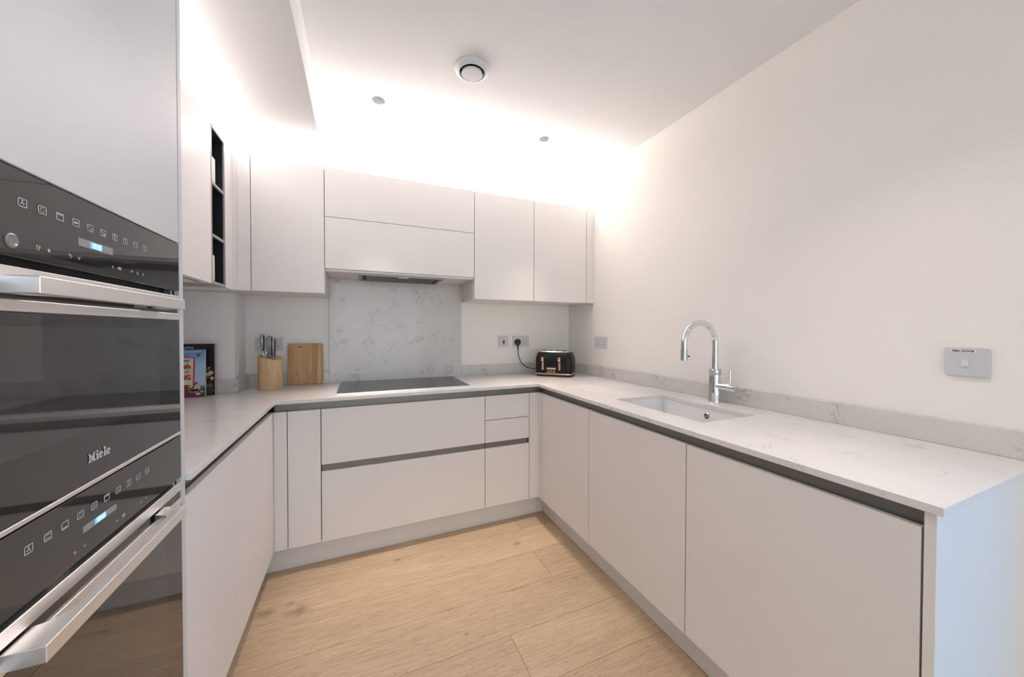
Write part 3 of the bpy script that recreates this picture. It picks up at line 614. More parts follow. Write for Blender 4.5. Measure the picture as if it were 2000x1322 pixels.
def miele(root, y0, z0, size):
    """slab-serif maker's name built from strokes"""
    bm = bmesh.new(); O = (XT + 0.0004, y0, z0); h = size; w = size * 0.24; s = size * 0.14
    def bar(x0, x1, za, zb): prism(bm, [(x0, za), (x1, za), (x1, zb), (x0, zb)], 0, 0.0005, O, R_, U_, N_)
    def quad(*p): prism(bm, list(p), 0, 0.0005, O, R_, U_, N_)
    x = 0                                                        # M
    bar(x, x + .42 * h, 0, s); bar(x + .1 * h, x + .1 * h + w * .8, s, h - s); bar(x, x + .34 * h, h - s, h)
    quad((x + .12 * h, h), (x + .36 * h, h), (x + .62 * h, .12 * h), (x + .50 * h, .12 * h)); quad((x + .50 * h, .12 * h), (x + .62 * h, .12 * h), (x + .86 * h, h), (x + .70 * h, h))
    bar(x + .72 * h, x + .72 * h + w, s, h - s); bar(x + .60 * h, x + 1.06 * h, 0, s); bar(x + .74 * h, x + 1.06 * h, h - s, h)
    x = 1.16 * h                                                 # i
    bar(x, x + .44 * h, 0, s); bar(x + .10 * h, x + .10 * h + w, s, .70 * h); bar(x, x + .12 * h, .70 * h - s, .70 * h); bar(x + .10 * h, x + .10 * h + w, .80 * h, 1.0 * h)
    def e(x):
        c = x + .30 * h; zc = .35 * h; n = 14; R0, R1 = .36 * h, .19 * h
        pts_o = [(c + R0 * math.cos(math.radians(a)), zc + R0 * math.sin(math.radians(a))) for a in [0 + 315 * k / n for k in range(n + 1)]]
        pts_i = [(c + R1 * math.cos(math.radians(a)) * 0.8, zc + R1 * math.sin(math.radians(a))) for a in [0 + 315 * k / n for k in range(n + 1)]]
        for k in range(n): quad(pts_i[k], pts_o[k], pts_o[k + 1], pts_i[k + 1])
        bar(c - .2 * h, c + .35 * h, zc - .05 * h, zc + .05 * h)
    e(1.68 * h)
    x = 2.42 * h                                                 # l
    bar(x, x + .46 * h, 0, s); bar(x + .11 * h, x + .11 * h + w, s, 1.06 * h); bar(x, x + .12 * h, 1.06 * h - s, 1.06 * h)
    e(2.96 * h); obj('maker_name', bm, M_PRINT, root)

K10 = ['fan', 'ring', 'top', 'mid', 'diag', 'diag', 'col', 'col', 'wave', 'ring']
r = empty('compact_oven', (-0.66, 0.812, 1.0045), 'upper built-in oven of black glass with a steel bar handle and lit clock', 'oven')
obj('body', B(-0.90, XT - 0.020, YA + 0.002, YB - 0.002, 1.0050, 1.4640), M_DARK, r)
control(r, 1.3505, 1.4640, 1.4228, 1.3895, 1.4018, 1.3693, K10, (('box', 0.6962), ('diamond', 0.7151), ('back', 0.7551), ('down', 0.7731), ('up', 0.8548), ('OK', 0.8736), ('key', 0.9112), ('lamp', 0.9298), ('bell', 0.9494)), True)
d = obj('door', B(XT - 0.018, XT - 0.0004, YA, YB, 1.0120, 1.2806, 0.0008), M_GLASS_BLACK, r)
obj('window', B(XT - 0.001, XT, 0.60, 1.0085, 1.0950, 1.2622), M_WINDOW, d)
miele(d, 0.7865, 1.0435, 0.0148)
obj('door_band', B(XT - 0.018, XT, YA, YB, 1.3170, 1.3385, 0.0010), M_STEEL, r); obj('door_band', B(XT - 0.018, XT, YA, YB, 1.2812, 1.2967, 0.0010), M_STEEL, r); obj('band_inset', B(XT - 0.018, XT - 0.0035, YA, YB, 1.2969, 1.3168), M_GLASS_BLACK, r)
obj('bottom_trim', B(XT - 0.018, XT - 0.0002, YA, YB, 1.0045, 1.0115, 0.0006), M_STEEL, r)
handle(r, 1.3030, 1.3245)
bm = bmesh.new(); lathe(bm, [(0.006, 0), (0.006, 0.004)], (-0.3765, 0.99, 1.300), (0, 0, 1), 16); bm.free()
for yy in (YB - 0.028, YB - 0.010): obj('hinge_bracket', B(XT - 0.016, XT - 0.004, yy - 0.003, yy + 0.004, 1.3392, 1.3498), M_BRUSHC, r)
r = empty('single_oven', (-0.66, 0.812, 0.407), 'lower built-in oven of black glass with a steel bar handle, below the compact oven', 'oven')
obj('body', B(-0.90, XT - 0.020, YA + 0.002, YB - 0.002, 0.4075, 1.0030), M_DARK, r)
control(r, 0.8995, 1.0020, 0.9695, 0.9372, 0.9478, 0.9163, ['fan', 'both', 'bottom', 'ring', 'fan', 'top', 'fan', 'col', 'wave', 'diag'], (('back', 0.7547), ('down', 0.7754), ('up', 0.8560), ('OK', 0.8753), ('lamp', 0.9315), ('bell', 0.9498)), False)
d = obj('door', B(XT - 0.018, XT - 0.0004, YA, YB, 0.4080, 0.8334, 0.0008), M_GLASS_BLACK, r)
obj('window', B(XT - 0.001, XT, 0.60, 1.030, 0.46, 0.80), M_WINDOW, d)
obj('door_band', B(XT - 0.018, XT, YA, YB, 0.8678, 0.8893, 0.0010), M_STEEL, r); obj('door_band', B(XT - 0.018, XT, YA, YB, 0.8340, 0.8495, 0.0010), M_STEEL, r); obj('band_inset', B(XT - 0.018, XT - 0.0035, YA, YB, 0.8497, 0.8676), M_GLASS_BLACK, r)
handle(r, 0.8420, 0.8640)
for yy in (YB - 0.028, YB - 0.010): obj('hinge_bracket', B(XT - 0.016, XT - 0.004, yy - 0.003, yy + 0.004, 0.8898, 0.8988), M_BRUSHC, r)
obj('latch_slot', B(XT - 0.016, XT - 0.010, 0.72, 0.76, 0.8898, 0.8950), M_RAIL, r)

# ------------------------------------------------------------------ hob
r = empty('induction_hob', (0.262, 2.405, ZT + 0.0003), 'flat dark grey glass hob with thin metal edge set on the back worktop', 'hob')
hx0, hx1, hy0, hy1 = -0.123, 0.646, 2.163, 2.645
bm = B(hx0 + 0.004, hx1 - 0.004, hy0 + 0.004, hy1 - 0.004, ZT + 0.0004, ZT + 0.0052, 0.001); obj('glass', bm, M_HOB, r)
bm = bmesh.new()
ringprism(bm, [(hx0, hy0), (hx1, hy0), (hx1, hy1), (hx0, hy1)], [(hx0 + .0042, hy0 + .0042), (hx1 - .0042, hy0 + .0042), (hx1 - .0042, hy1 - .0042), (hx0 + .0042, hy1 - .0042)], ZT + 0.0003, ZT + 0.0046, O=(0, 0, 0), R=(1, 0, 0), U=(0, 1, 0), Nn=(0, 0, 1))
obj('frame', bm, M_BRUSHC, r)

# ------------------------------------------------------------------ sink and tap
r = empty('sink', ((SX0 + SX1) / 2, (SY0 + SY1) / 2, 0.70), 'undermounted white ceramic sink let into the right-hand worktop', 'sink')
def bowl():
    bm = bmesh.new(); cx, cy2 = (SX0 + SX1) / 2, (SY0 + SY1) / 2; W0, H0 = SX1 - SX0 + 0.006, SY1 - SY0 + 0.006
    lv = [(W0 + 0.03, H0 + 0.03, 0.03, ZWB - 0.0005), (W0, H0, 0.020, ZWB - 0.0005), (W0 - 0.002, H0 - 0.002, 0.022, 0.85), (W0 - 0.012, H0 - 0.012, 0.03, 0.74), (W0 - 0.03, H0 - 0.03, 0.03, 0.715), (W0 - 0.07, H0 - 0.07, 0.03, 0.704), (0.08, 0.08, 0.039, 0.700)]
    outer = [(0.10, 0.10, 0.049, 0.690), (W0 + 0.01, H0 + 0.01, 0.03, 0.692), (W0 + 0.016, H0 + 0.016, 0.03, 0.85), (W0 + 0.03, H0 + 0.03, 0.03, 0.868)]
    rings = [[bm.verts.new((x, y, z)) for x, y in rrect(w, h, r_, 6, cx, cy2)] for w, h, r_, z in lv + outer]
    k = len(rings[0]); seq = rings + [rings[0]]
    for a, b in zip(seq[:-1], seq[1:]):
        for i in range(k): bm.faces.new((a[i], a[(i + 1) % k], b[(i + 1) % k], b[i]))
    return bm
obj('bowl', bowl(), M_CERAMIC, r, smooth=True)
bm = bmesh.new(); lathe(bm, [(0.036, 0.0), (0.036, 0.003), (0.028, 0.004), (0.002, 0.002)], ((SX0 + SX1) / 2, (SY0 + SY1) / 2, 0.7002), n=32); obj('drain', bm, M_CHROME, r, smooth=True)
ov = bmesh.new(); lathe(ov, [(0.0165, 0.0), (0.0165, 0.003), (0.0135, 0.0045), (0.0125, 0.003), (0.001, 0.003)], (1.5362, 1.187, 0.8435), (-1, 0, 0), 28); ovo = obj('overflow', ov, M_CHROME, r, smooth=True)
bm = bmesh.new()
for k in range(6):
    a = k * PI / 3; lathe(bm, [(0.0034, 0), (0.0034, 0.0012)], (1.5330, 1.187 + 0.0078 * math.cos(a), 0.8435 + 0.0078 * math.sin(a)), (-1, 0, 0), 10)
obj('overflow_hole', bm, M_DARK, ovo)
TX, TY = 1.634, 1.22
r = empty('mixer_tap', (TX, TY, ZT + 0.0003), 'tall chrome swan-neck mixer tap behind the sink', 'tap')
z = ZT + 0.0004
bm = bmesh.new(); lathe(bm, [(0.0275, 0), (0.0275, 0.006), (0.0262, 0.008), (0.0262, 0.136)], (TX, TY, z), n=40); obj('body', bm, M_CHROME, r, smooth=True)
bm = bmesh.new(); lathe(bm, [(0.0258, 0.1365), (0.0268, 0.138), (0.0268, 0.162), (0.0255, 0.164), (0.015, 0.164)], (TX, TY, z), n=40); obj('collar', bm, M_BRUSHC, r, smooth=True)
pts = [(TX, TY, z + 0.160), (TX, TY, 1.10), (TX, TY, 1.15)]; RA = 0.1075
for k in range(0, 25):
    a = math.radians(180 * k / 24); pts.append((TX - RA + RA * math.cos(a), TY, 1.187 + RA * math.sin(a)))
pts += [(TX - 2 * RA, TY, 1.160)]
bm = bmesh.new(); tube(bm, pts, 0.0142, 20); obj('spout', bm, M_CHROME, r, smooth=True)
bm = bmesh.new(); lathe(bm, [(0.0150, 0.0), (0.0150, -0.054), (0.0135, -0.055)], (TX - 2 * RA, TY, 1.1685), n=28); obj('spray_head', bm, M_BRUSHC, r, smooth=True)
bm = bmesh.new(); cyl(bm, (TX - 2 * RA + 0.012, TY - 0.008, 1.133), (TX - 2 * RA + 0.020, TY - 0.014, 1.133), 0.0032, 12); obj('button', bm, M_DARK, r, smooth=True)
bm = bmesh.new(); lathe(bm, [(0.019, 0.0), (0.019, 0.052), (0.0215, 0.0525), (0.0215, 0.084), (0.019, 0.092), (0.010, 0.0955)], (TX, TY - 0.012, 0.981), (0.12, -1, 0), 32); lv = obj('valve', bm, M_CHROME, r, smooth=True)
bm = bmesh.new(); cyl(bm, (TX + 0.010, 1.149, 0.996), (TX + 0.010, 1.150, 1.066), 0.0042, 14); obj('lever', bm, M_CHROME, r, smooth=True)

# ------------------------------------------------------------------ sockets and switches
def plate(name, O, R, label, w, h, cat, group=None, m=None):
    """wall plate; O = centre on the wall, R = rightward direction in the wall, faces the room"""
    root = empty(name, O, label, cat, group); U = (0, 0, 1); Nn = Vector(R).cross(Vector(U)); Nn = tuple(Nn)
    P = dict(O=O, R=R, U=U, Nn=Nn); bm = bmesh.new(); prism(bm, rrect(w, h, 0.005, 3), 0.0006, 0.0085, **P); obj('plate', bm, m or M_PLATE, root, bevel=0.0015)
    return root, P
def rect(bm, P, cx, cy_, w, h, d0, d1): return prism(bm, [(cx - w / 2, cy_ - h / 2), (cx + w / 2, cy_ - h / 2), (cx + w / 2, cy_ + h / 2), (cx - w / 2, cy_ + h / 2)], d0, d1, **P)
def gang(root, P, cx, covered=False):
    sgn = 1 if cx > 0 else -1
    if not covered:
        bm = bmesh.new(); rect(bm, P, cx, 0.010, 0.004, 0.009, 0.0080, 0.0088); rect(bm, P, cx - 0.011, -0.014, 0.0075, 0.0045, 0.0080, 0.0088); rect(bm, P, cx + 0.011, -0.014, 0.0075, 0.0045, 0.0080, 0.0088)
        obj('pin_holes', bm, M_DARK, root)
    bm = bmesh.new(); rect(bm, P, cx * 0.28, 0.022, 0.010, 0.017, 0.0085, 0.0112); obj('rocker', bm, M_ROCK, root, bevel=0.001)
RB, RW = (1, 0, 0), (0, -1, 0)
r, P = plate('double_socket', (1.2290, YW, 1.1635), RB, 'pale double socket on the back wall left of the toaster, black plug in one side', 0.146, 0.087, 'socket'); gang(r, P, 0.036); gang(r, P, -0.036, True)
r, P = plate('double_socket', (-0.5300, YW, 1.1635), RB, 'pale double socket on the back wall, partly hidden behind the knife handles', 0.146, 0.087, 'socket'); gang(r, P, 0.036); gang(r, P, -0.036)
r, P = plate('double_socket', (XW, 2.2135, 1.1605), RW, 'pale double socket on the right wall, right of the toaster', 0.146, 0.087, 'socket'); gang(r, P, 0.036); gang(r, P, -0.036)
r, P = plate('cooker_switch', (1.0740, YW, 1.1635), RB, 'pale square cooker switch with a dark red rocker on the back wall', 0.090, 0.087, 'switch')
bm = bmesh.new(); prism(bm, [(-0.0035, -0.022), (0.0055, -0.022), (0.0095, 0.008), (-0.0085, 0.008)][::1], 0.0085, 0.0125, **P); obj('rocker', bm, M_RED, r, bevel=0.001)
bm = bmesh.new(); rect(bm, P, 0.004, 0.026, 0.010, 0.006, 0.0085, 0.0095); obj('neon', bm, M_NEON, r)
r, P = plate('fire_door_switch', (XW, 0.4370, 1.1630), RW, 'pale grey switch plate marked FIRE DOOR on the right wall', 0.086, 0.086, 'switch')
bm = bmesh.new(); rect(bm, P, -0.0035, -0.0035, 0.0160, 0.0200, 0.0085, 0.0125); obj('rocker', bm, M_ROCK, r, bevel=0.0012)
bm = bmesh.new(); prism(bm, rrect(0.0510, 0.0090, 0.0012, 2, -0.0075, 0.0330), 0.0085, 0.0089, **P); lb = obj('name_strip', bm, mat('white_label', (0.85, 0.85, 0.84), 0.4), r)
bm = text_bm('FIRE DOOR', 0.0088, 0.012, wide=0.98); bmesh.ops.transform(bm, matrix=basis((XW - 0.0092, 0.4370 + 0.0290, 1.1630 + 0.0302), RW, (0, 0, 1)), verts=bm.verts); obj('lettering', bm, M_BLACK, lb)

# plug and lead of the toaster
r = empty('toaster_plug', (1.193, YW - 0.02, 1.1545), 'round black mains plug in the socket with its black lead curving to the toaster', 'plug')
bm = bmesh.new(); lathe(bm, [(0.025, 0.0), (0.0255, 0.010), (0.0235, 0.026), (0.018, 0.031), (0.002, 0.032)], (1.193, YW - 0.0092, 1.1565), (0, -1, 0), 32); obj('plug_body', bm, M_BLACK, r, smooth=True)
def bez(P, n=30):
    out = []
    for k in range(n + 1):
        t = k / n; a = [Vector(p) for p in P]
        while len(a) > 1: a = [a[i].lerp(a[i + 1], t) for i in range(len(a) - 1)]
        out.append(a[0])
    return out
pts = bez([(1.193, YW - 0.026, 1.140), (1.193, YW - 0.027, 1.03), (1.200, YW - 0.045, 0.955), (1.250, YW - 0.10, 0.945), (1.2945, YW - 0.1705, 0.944)], 36)
bm = bmesh.new(); tube(bm, pts, lambda t: 0.0080 - 0.0048 * min(1, t / 0.14) if t < 0.14 else 0.0032, 10); obj('lead', bm, M_BLACK, r, smooth=True)

# ------------------------------------------------------------------ toaster
TA = math.radians(44); TW, TD, TH = 0.290, 0.185, 0.196
r = empty('toaster', (1.409, 2.408, ZT + 0.0004), 'black four-slice toaster with copper levers and trim in the back right corner', 'toaster', rz=-TA)
def lobj(name, bm, m, parent, **k): return obj(name, bm, m, parent, world=False, **k)
def loft(secs, n=7):
    bm = bmesh.new(); rings = [[bm.verts.new((x, y, z)) for x, y in rrect(w, d_, r_, n)] for w, d_, r_, z in secs]; k = len(rings[0])
    for a, b in zip(rings[:-1], rings[1:]):
        for i in range(k): bm.faces.new((a[i], a[(i + 1) % k], b[(i + 1) % k], b[i]))
    bm.faces.new(rings[0][::-1]); bm.faces.new(rings[-1]); return bm
lobj('base', loft([(TW - 0.034, TD - 0.034, 0.03, 0.0), (TW - 0.014, TD - 0.014, 0.036, 0.003), (TW - 0.004, TD - 0.004, 0.04, 0.016)]), M_BLACK, r, smooth=True)
lobj('trim_band', loft([(TW - 0.003, TD - 0.003, 0.04, 0.0162), (TW + 0.001, TD + 0.001, 0.042, 0.018), (TW + 0.001, TD + 0.001, 0.042, 0.0245), (TW - 0.003, TD - 0.003, 0.04, 0.0262)]), M_COPPER, r, smooth=True)
lobj('body', loft([(TW - 0.004, TD - 0.004, 0.04, 0.0264), (TW - 0.001, TD - 0.001, 0.04, 0.034), (TW, TD, 0.04, 0.09), (TW - 0.001, TD - 0.001, 0.04, 0.130), (TW - 0.008, TD - 0.008, 0.038, 0.148), (TW - 0.024, TD - 0.024, 0.034, 0.172), (TW - 0.040, TD - 0.040, 0.03, 0.184), (TW - 0.043, TD - 0.043, 0.028, 0.186)]), M_TOAST, r, smooth=True)
lobj('top_plate', loft([(TW - 0.050, TD - 0.050, 0.025, 0.1862), (TW - 0.054, TD - 0.054, 0.024, 0.1935), (TW - 0.060, TD - 0.060, 0.02, 0.1945)]), M_CHROME, r, smooth=True)
for k in range(4):
    x = -0.081 + 0.054 * k; lobj('slot', box(bmesh.new(), x - 0.012, x + 0.012, -0.056, 0.056, 0.1946, 0.1952), M_DARK, r)
    if k < 4:
        bm = bmesh.new()
        for s in (-1, 1): box(bm, x + s * 0.0145 - 0.0014, x + s * 0.0145 + 0.0014, -0.056, 0.056, 0.1947, 0.1990, 0.0005)
        lobj('bread_guide', bm, M_CHROME, r)
FY = -TD / 2
for x in (-0.078, 0.052):
    lobj('lever_track', box(bmesh.new(), x - 0.0080, x + 0.0080, FY - 0.004, FY + 0.003, 0.051, 0.148, 0.002), M_COPPER, r)
    bm = bmesh.new(); box(bm, x - 0.0095, x + 0.0095, FY - 0.017, FY - 0.0045, 0.118, 0.148, 0.004, 2); lobj('lever', bm, M_COPPER, r, smooth=True)
    lobj('lever_groove', box(bmesh.new(), x - 0.0105, x + 0.0105, FY - 0.0056, FY + 0.002, 0.1115, 0.116), M_BLACK, r)
bm = box(bmesh.new(), -0.047, 0.026, FY - 0.009, FY + 0.002, 0.056, 0.070, 0.003, 2); lobj('control_knob', bm, M_COPPER, r)
bm = bmesh.new()
for k in range(3): cyl(bm, (-0.032 + 0.022 * k, FY - 0.004, 0.047), (-0.032 + 0.022 * k, FY + 0.002, 0.047), 0.0045, 14)
lobj('button', bm, M_BRUSHC, r)
lobj('name_bar', box(bmesh.new(), -0.045, 0.024, FY - 0.004, FY + 0.002, 0.033, 0.0385, 0.001), M_COPPER, r)
bm = bmesh.new(); box(bm, -0.11, 0.11, -0.06, 0.06, -0.0001, 0.0002)
bm.free()

# ------------------------------------------------------------------ knife block and knives
KB = (-0.495, 2.512, ZT + 0.0004); ax, ay = 0.0625, 0.042; rzk = math.radians(-8)
def ztop(x, y): return 0.2045 - 0.20 * (x + ax) + 0.22 * (y)
bm = bmesh.new(); n = 48
lo = [bm.verts.new((ax * math.copysign(abs(math.cos(2 * PI * k / n)) ** 0.62, math.cos(2 * PI * k / n)), ay * math.copysign(abs(math.sin(2 * PI * k / n)) ** 0.85, math.sin(2 * PI * k / n)), 0)) for k in range(n)]
hi = [bm.verts.new((v.co.x, v.co.y, ztop(v.co.x, v.co.y))) for v in lo]
bm.faces.new(lo[::-1]); bm.faces.new(hi)
for k in range(n): bm.faces.new((lo[k], lo[(k + 1) % n], hi[(k + 1) % n], hi[k]))
r = empty('knife_block', KB, 'oval beech knife block with a slanted top on the back worktop', 'knife block', rz=rzk)
lobj('block', bm, M_BLOCK, r, smooth=True, bevel=0.001)
M_KNIFE = mat('knife_steel', (0.42, 0.41, 0.41), 0.28, 1.0)
M_HND = mat('dark_handle_inlay', (0.05, 0.045, 0.042), 0.4, 0.4)
kn = [(-0.043, 0.008, 0.128, 0.0130, 'large steel kitchen knife handle at the left end of the block'),
      (-0.010, 0.006, 0.124, 0.0090, 'slim steel knife, second from the left in the block'),
      (0.004, -0.004, 0.128, 0.0095, 'steel knife third from the left in the block, in the middle of the close group'),
      (0.023, -0.012, 0.122, 0.0100, 'steel knife at the right end of the block')]
M4 = Matrix.Translation(Vector(KB)) @ Matrix.Rotation(rzk, 4, 'Z')
for kx, ky, hh, hw, lab in kn:
    z0 = ztop(kx, ky)
    s = bmesh.new(); prism(s, [(kx - 0.003, ky - 0.013), (kx + 0.003, ky - 0.013), (kx + 0.003, ky + 0.013), (kx - 0.003, ky + 0.013)], z0 - 0.004, z0 + 0.001); lobj('slot', s, M_DARK, r)
    p = M4 @ Vector((kx, ky, z0 + 0.0012)); kr = empty('kitchen_knife', p, lab, 'knife', 'knives in the block', rz=rzk)
    lean = math.radians(3)
    sec = [(0.0062, 0.010, 0.0), (0.0066, 0.0105, 0.012), (0.0085, 0.0135, hh * 0.35), (hw, 0.0165, hh * 0.70), (hw * 0.92, 0.0150, hh * 0.90), (hw * 0.55, 0.010, hh), ]
    b2 = bmesh.new(); rings = []
    for a_, b_, h_ in sec:
        rings.append([b2.verts.new((a_ * math.cos(2 * PI * k / 16) + 0.0, b_ * math.sin(2 * PI * k / 16) + h_ * 0.06 * 0 , h_)) for k in range(16)])
    for a_, b_ in zip(rings[:-1], rings[1:]):
        for i in range(16): b2.faces.new((a_[i], a_[(i + 1) % 16], b_[(i + 1) % 16], b_[i]))
    b2.faces.new(rings[0][::-1]); b2.faces.new(rings[-1]); lobj('handle', b2, M_KNIFE, kr, smooth=True)
    b3 = bmesh.new(); tube(b3, [(hw * 0.55, -0.007, hh * 0.08), (hw * 0.72, -0.011, hh * 0.40), (hw * 0.85, -0.011, hh * 0.72), (hw * 0.6, -0.009, hh * 0.92)], 0.0050, 8); lobj('handle_inlay', b3, M_HND, kr, smooth=True)
# small scissors-like ring behind the first knife (kitchen scissors handle)
p = M4 @ Vector((-0.026, -0.010, ztop(-0.026, -0.010) + 0.0012)); kr = empty('kitchen_scissors', p, 'steel scissors handle low between the large knife and the close group of knives', 'scissors', rz=rzk)
b2 = bmesh.new(); pts = [(0.0085 * math.cos(a), 0, 0.020 + 0.015 * math.sin(a)) for a in [2 * PI * k / 20 for k in range(21)]]; tube(b2, pts, 0.0028, 8); cyl(b2, (0, 0, -0.0005), (0, 0, 0.006), 0.003, 10); lobj('handle', b2, M_BRUSHC, kr, smooth=True)

# ------------------------------------------------------------------ chopping board leaning on the wall
bm = bmesh.new(); bw, bh, bt = 0.200, 0.266, 0.012
prism(bm, rrect(bw, bh, 0.010, 5, 0, bh / 2), 0, bt, (0, 0, 0), (1, 0, 0), (0, 0, 1), (0, -1, 0))
r = empty('chopping_board', (-0.327, 2.6445, ZT + 0.0006), 'rectangular bamboo chopping board leaning upright on the back wall', 'chopping board'); r.rotation_euler = (math.radians(-3.6), 0, 0)
lobj('board', bm, M_BAMBOO, r, bevel=0.0015)
bm = bmesh.new(); prism(bm, rrect(0.022, 0.007, 0.003, 3, -0.030, 0.244), bt, bt + 0.0003, (0, 0, 0), (1, 0, 0), (0, 0, 1), (0, -1, 0)); lobj('brand_mark', bm, mat('burnt_mark', (0.18, 0.09, 0.04), 0.6), r)
bm = bmesh.new()
for k in range(6): x = 0.038 + k * 0.006; prism(bm, [(x, 0.244), (x + 0.004, 0.2445), (x + 0.0042, 0.2475), (x + 0.0003, 0.247)], bt, bt + 0.0003, (0, 0, 0), (1, 0, 0), (0, 0, 1), (0, -1, 0))
cc = [(0.082 + 0.0055 * math.cos(a), 0.247 + 0.0055 * math.sin(a)) for a in [2 * PI * k / 18 for k in range(18)]]; ci = [(0.082 + 0.0038 * math.cos(a), 0.247 + 0.0038 * math.sin(a)) for a in [2 * PI * k / 18 for k in range(18)]]
ringprism(bm, cc, ci, bt, bt + 0.0003, O=(0, 0, 0), R=(1, 0, 0), U=(0, 0, 1), Nn=(0, -1, 0)); lobj('printed_logo', bm, mat('grey_print', (0.16, 0.15, 0.18), 0.6), r)

# ------------------------------------------------------------------ two cook books standing before the boxed corner
def cm(name, col): return mat(name, col, 0.35)
RBK = dict(R=(1, 0, 0), U=(0, 0, 1), Nn=(0, -1, 0))
# black book behind
bx1, by, bh2 = -0.7315, 2.412, 0.279; bx0 = bx1 - 0.215; z0 = ZT + 0.0006
r = empty('cookery_book', ((bx0 + bx1) / 2, by + 0.01, z0), 'larger black-covered cookery book with food photo, standing behind the bright book', 'book')
obj('cover', B(bx0, bx1, by, by + 0.0025, z0, z0 + bh2), cm('black_cover', (0.012, 0.012, 0.013)), r)
obj('cover', B(bx0, bx1 + 0.001, by + 0.0205, by + 0.0230, z0, z0 + bh2), cm('pink_back_cover', (0.62, 0.34, 0.27)), r)
obj('pages', B(bx0, bx1 - 0.002, by + 0.0026, by + 0.0204, z0 + 0.002, z0 + bh2 - 0.002), cm('page_edges', (0.66, 0.50, 0.42)), r)
bm = text_bm('Complete', 0.0185, 0.004); bmesh.ops.transform(bm, matrix=basis((bx1 - 0.163, by - 0.0006, z0 + 0.2545), RB, (0, 0, 1)), verts=bm.verts); obj('title', bm, M_PRINT, r)
def food(name, spec, y, root):
    for nm, col, shapes in spec:
        bm = bmesh.new()
        for cx_, cz_, rx, rz_ in shapes:
            prism(bm, [(cx_ + rx * math.cos(2 * PI * k / 14) * random.uniform(.85, 1.1), cz_ + rz_ * math.sin(2 * PI * k / 14) * random.uniform(.85, 1.1)) for k in range(14)], 0, 0.0004, (0, y, 0), **RBK)
        y -= 0.0005; obj(nm, bm, cm(nm + '_ink', col), root)
rb = lambda a, b: random.uniform(a, b)
X1 = bx1
food('f', [('cover_picture', (0.09, 0.055, 0.05), [(X1 - 0.024, z0 + 0.026, 0.022, 0.024)]),
           ('cover_picture', (0.62, 0.42, 0.20), [(X1 - 0.022 + rb(-.016, .012), z0 + 0.095 + rb(-.035, .03), 0.009, 0.007) for k in range(14)]),
           ('cover_picture', (0.75, 0.58, 0.36), [(X1 - 0.018, z0 + 0.124, 0.010, 0.009), (X1 - 0.030, z0 + 0.112, 0.009, 0.007), (X1 - 0.012, z0 + 0.092, 0.009, 0.008)]),
           ('cover_picture', (0.10, 0.20, 0.08), [(X1 - 0.026, z0 + 0.052, 0.020, 0.009), (X1 - 0.030, z0 + 0.140, 0.013, 0.006)]),
           ('cover_picture', (0.30, 0.42, 0.30), [(X1 - 0.024, z0 + 0.150, 0.006, 0.005)]),
           ('cover_picture', (0.03, 0.02, 0.015), [(X1 - 0.020 + rb(-.014, .012), z0 + 0.098 + rb(-.03, .03), 0.004, 0.003) for k in range(8)])], by - 0.0001, r)
# bright book in front
fx1, fy, fh = -0.7600, 2.366, 0.250; fx0 = fx1 - 0.190
r = empty('cookery_book', ((fx0 + fx1) / 2, fy + 0.008, z0), 'smaller cookery book with blue sky cover and red lettering, in front of the black book', 'book')
cov = obj('cover', B(fx0, fx1, fy, fy + 0.0025, z0, z0 + fh), cm('sky_blue_cover', (0.22, 0.46, 0.70)), r)
cmat = cov.data.materials[0]; tcn = N(cmat, 'ShaderNodeTexCoord'); spn = N(cmat, 'ShaderNodeSeparateXYZ'); L(cmat, tcn.outputs['Object'], spn.inputs[0])
L(cmat, ramp(cmat, math_(cmat, 'MULTIPLY', spn.outputs[2], 4.0), [(0.2, (0.10, 0.14, 0.07)), (0.26, (0.55, 0.66, 0.76)), (0.70, (0.42, 0.60, 0.74)), (0.95, (0.13, 0.37, 0.62))]), bsdf(cmat).inputs['Base Color'])
obj('cover', B(fx0, fx1, fy + 0.0175, fy + 0.020, z0, z0 + fh), cm('grey_back_cover', (0.50, 0.46, 0.45)), r)
obj('pages', B(fx0, fx1 - 0.002, fy + 0.0026, fy + 0.0174, z0 + 0.002, z0 + fh - 0.002), cm('white_page_edges', (0.62, 0.58, 0.56)), r)
F0 = fy - 0.0001
bm = bmesh.new(); prism(bm, [(fx0 + 0.01, z0 + 0.060), (fx1 - 0.044, z0 + 0.060), (fx1 - 0.040, z0 + 0.212), (fx0 + 0.01, z0 + 0.212)], 0, 0.0004, (0, F0, 0), **RBK); obj('title_border', bm, cm('crimson_ink', (0.55, 0.04, 0.08)), r)
bm = bmesh.new(); prism(bm, [(fx0 + 0.014, z0 + 0.060), (fx1 - 0.050, z0 + 0.060), (fx1 - 0.046, z0 + 0.207), (fx0 + 0.014, z0 + 0.207)], 0, 0.0004, (0, F0 - 0.0005, 0), **RBK); obj('title_panel', bm, cm('cream_ink', (0.80, 0.72, 0.48)), r)
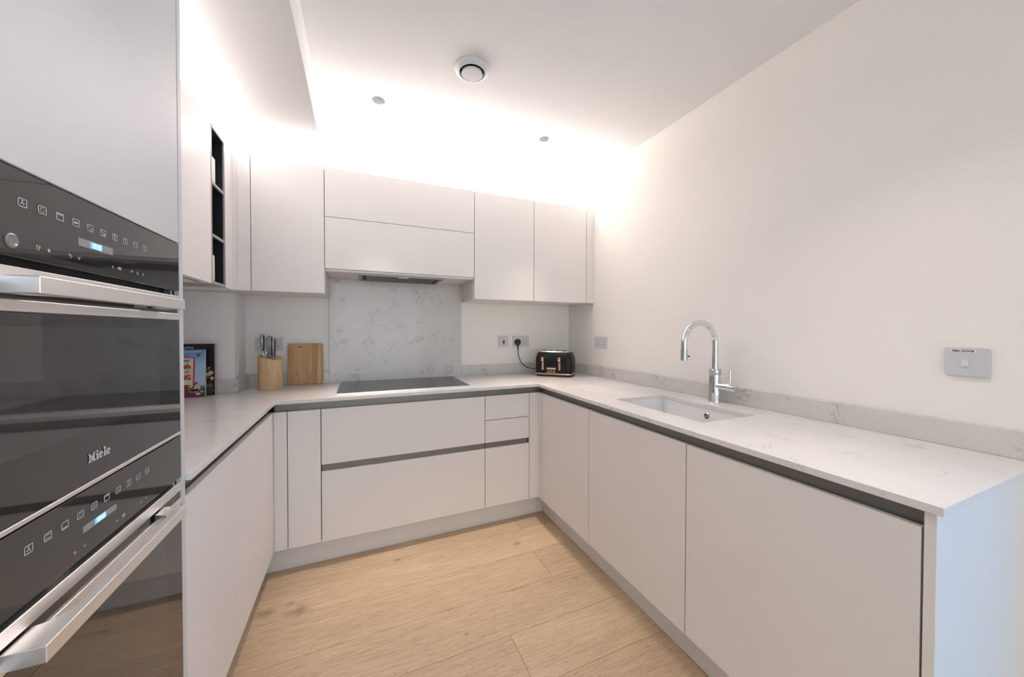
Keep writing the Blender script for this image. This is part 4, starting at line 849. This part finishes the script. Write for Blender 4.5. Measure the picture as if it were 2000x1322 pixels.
red = cm('red_ink', (0.60, 0.03, 0.02)); teal = cm('teal_ink', (0.05, 0.30, 0.30))
def word(s, size, xr, z, m, bold=0.04, it=0.0, wide=1.0):
    bm = text_bm(s, size, bold, it, wide=wide); w = max(v.co.x for v in bm.verts)
    bmesh.ops.transform(bm, matrix=basis((xr - w, F0 - 0.0013, z), RB, (0, 0, 1)), verts=bm.verts); obj('title', bm, m, r)
word('British', 0.036, fx1 - 0.058, z0 + 0.152, red); word('Book of', 0.022, fx1 - 0.062, z0 + 0.128, teal, 0.02, 0.3); word('BAKING', 0.034, fx1 - 0.058, z0 + 0.094, red, 0.05, wide=0.8); word('Great', 0.022, fx1 - 0.060, z0 + 0.188, teal, 0.03, 0.2)
word('The Great', 0.016, fx1 - 0.062, z0 + 0.216, cm('pink_ink', (0.65, 0.12, 0.2)), 0.03)
bm = bmesh.new(); prism(bm, [(fx0 + 0.004, z0 + 0.238), (fx1 - 0.012, z0 + 0.238), (fx1 - 0.012, z0 + 0.2405), (fx0 + 0.004, z0 + 0.2405)], 0, 0.0004, (0, F0, 0), **RBK); obj('header_line', bm, M_WHITE, r)
food('f', [('cover_picture', (0.25, 0.03, 0.07), [(fx1 - 0.060, z0 + 0.013, 0.058, 0.015)]),
           ('cover_picture', (0.36, 0.05, 0.03), [(fx1 - 0.075, z0 + 0.048, 0.026, 0.020), (fx1 - 0.036, z0 + 0.060, 0.010, 0.022)]),
           ('cover_picture', (0.70, 0.55, 0.34), [(fx1 - 0.030, z0 + 0.052, 0.014, 0.022), (fx1 - 0.060, z0 + 0.055, 0.010, 0.008)]),
           ('cover_picture', (0.62, 0.40, 0.42), [(fx1 - 0.035 + rb(-.03, .03), z0 + 0.034 + rb(-.006, .01), 0.008, 0.006) for k in range(10)]),
           ('cover_picture', (0.20, 0.05, 0.05), [(fx1 - 0.024, z0 + 0.2225, 0.008, 0.009), (fx1 - 0.070, z0 + 0.050, 0.012, 0.004)]),
           ('barcode', (0.75, 0.72, 0.70), [(fx1 - 0.028, z0 + 0.018, 0.011, 0.006)])], F0 - 0.0015, r)
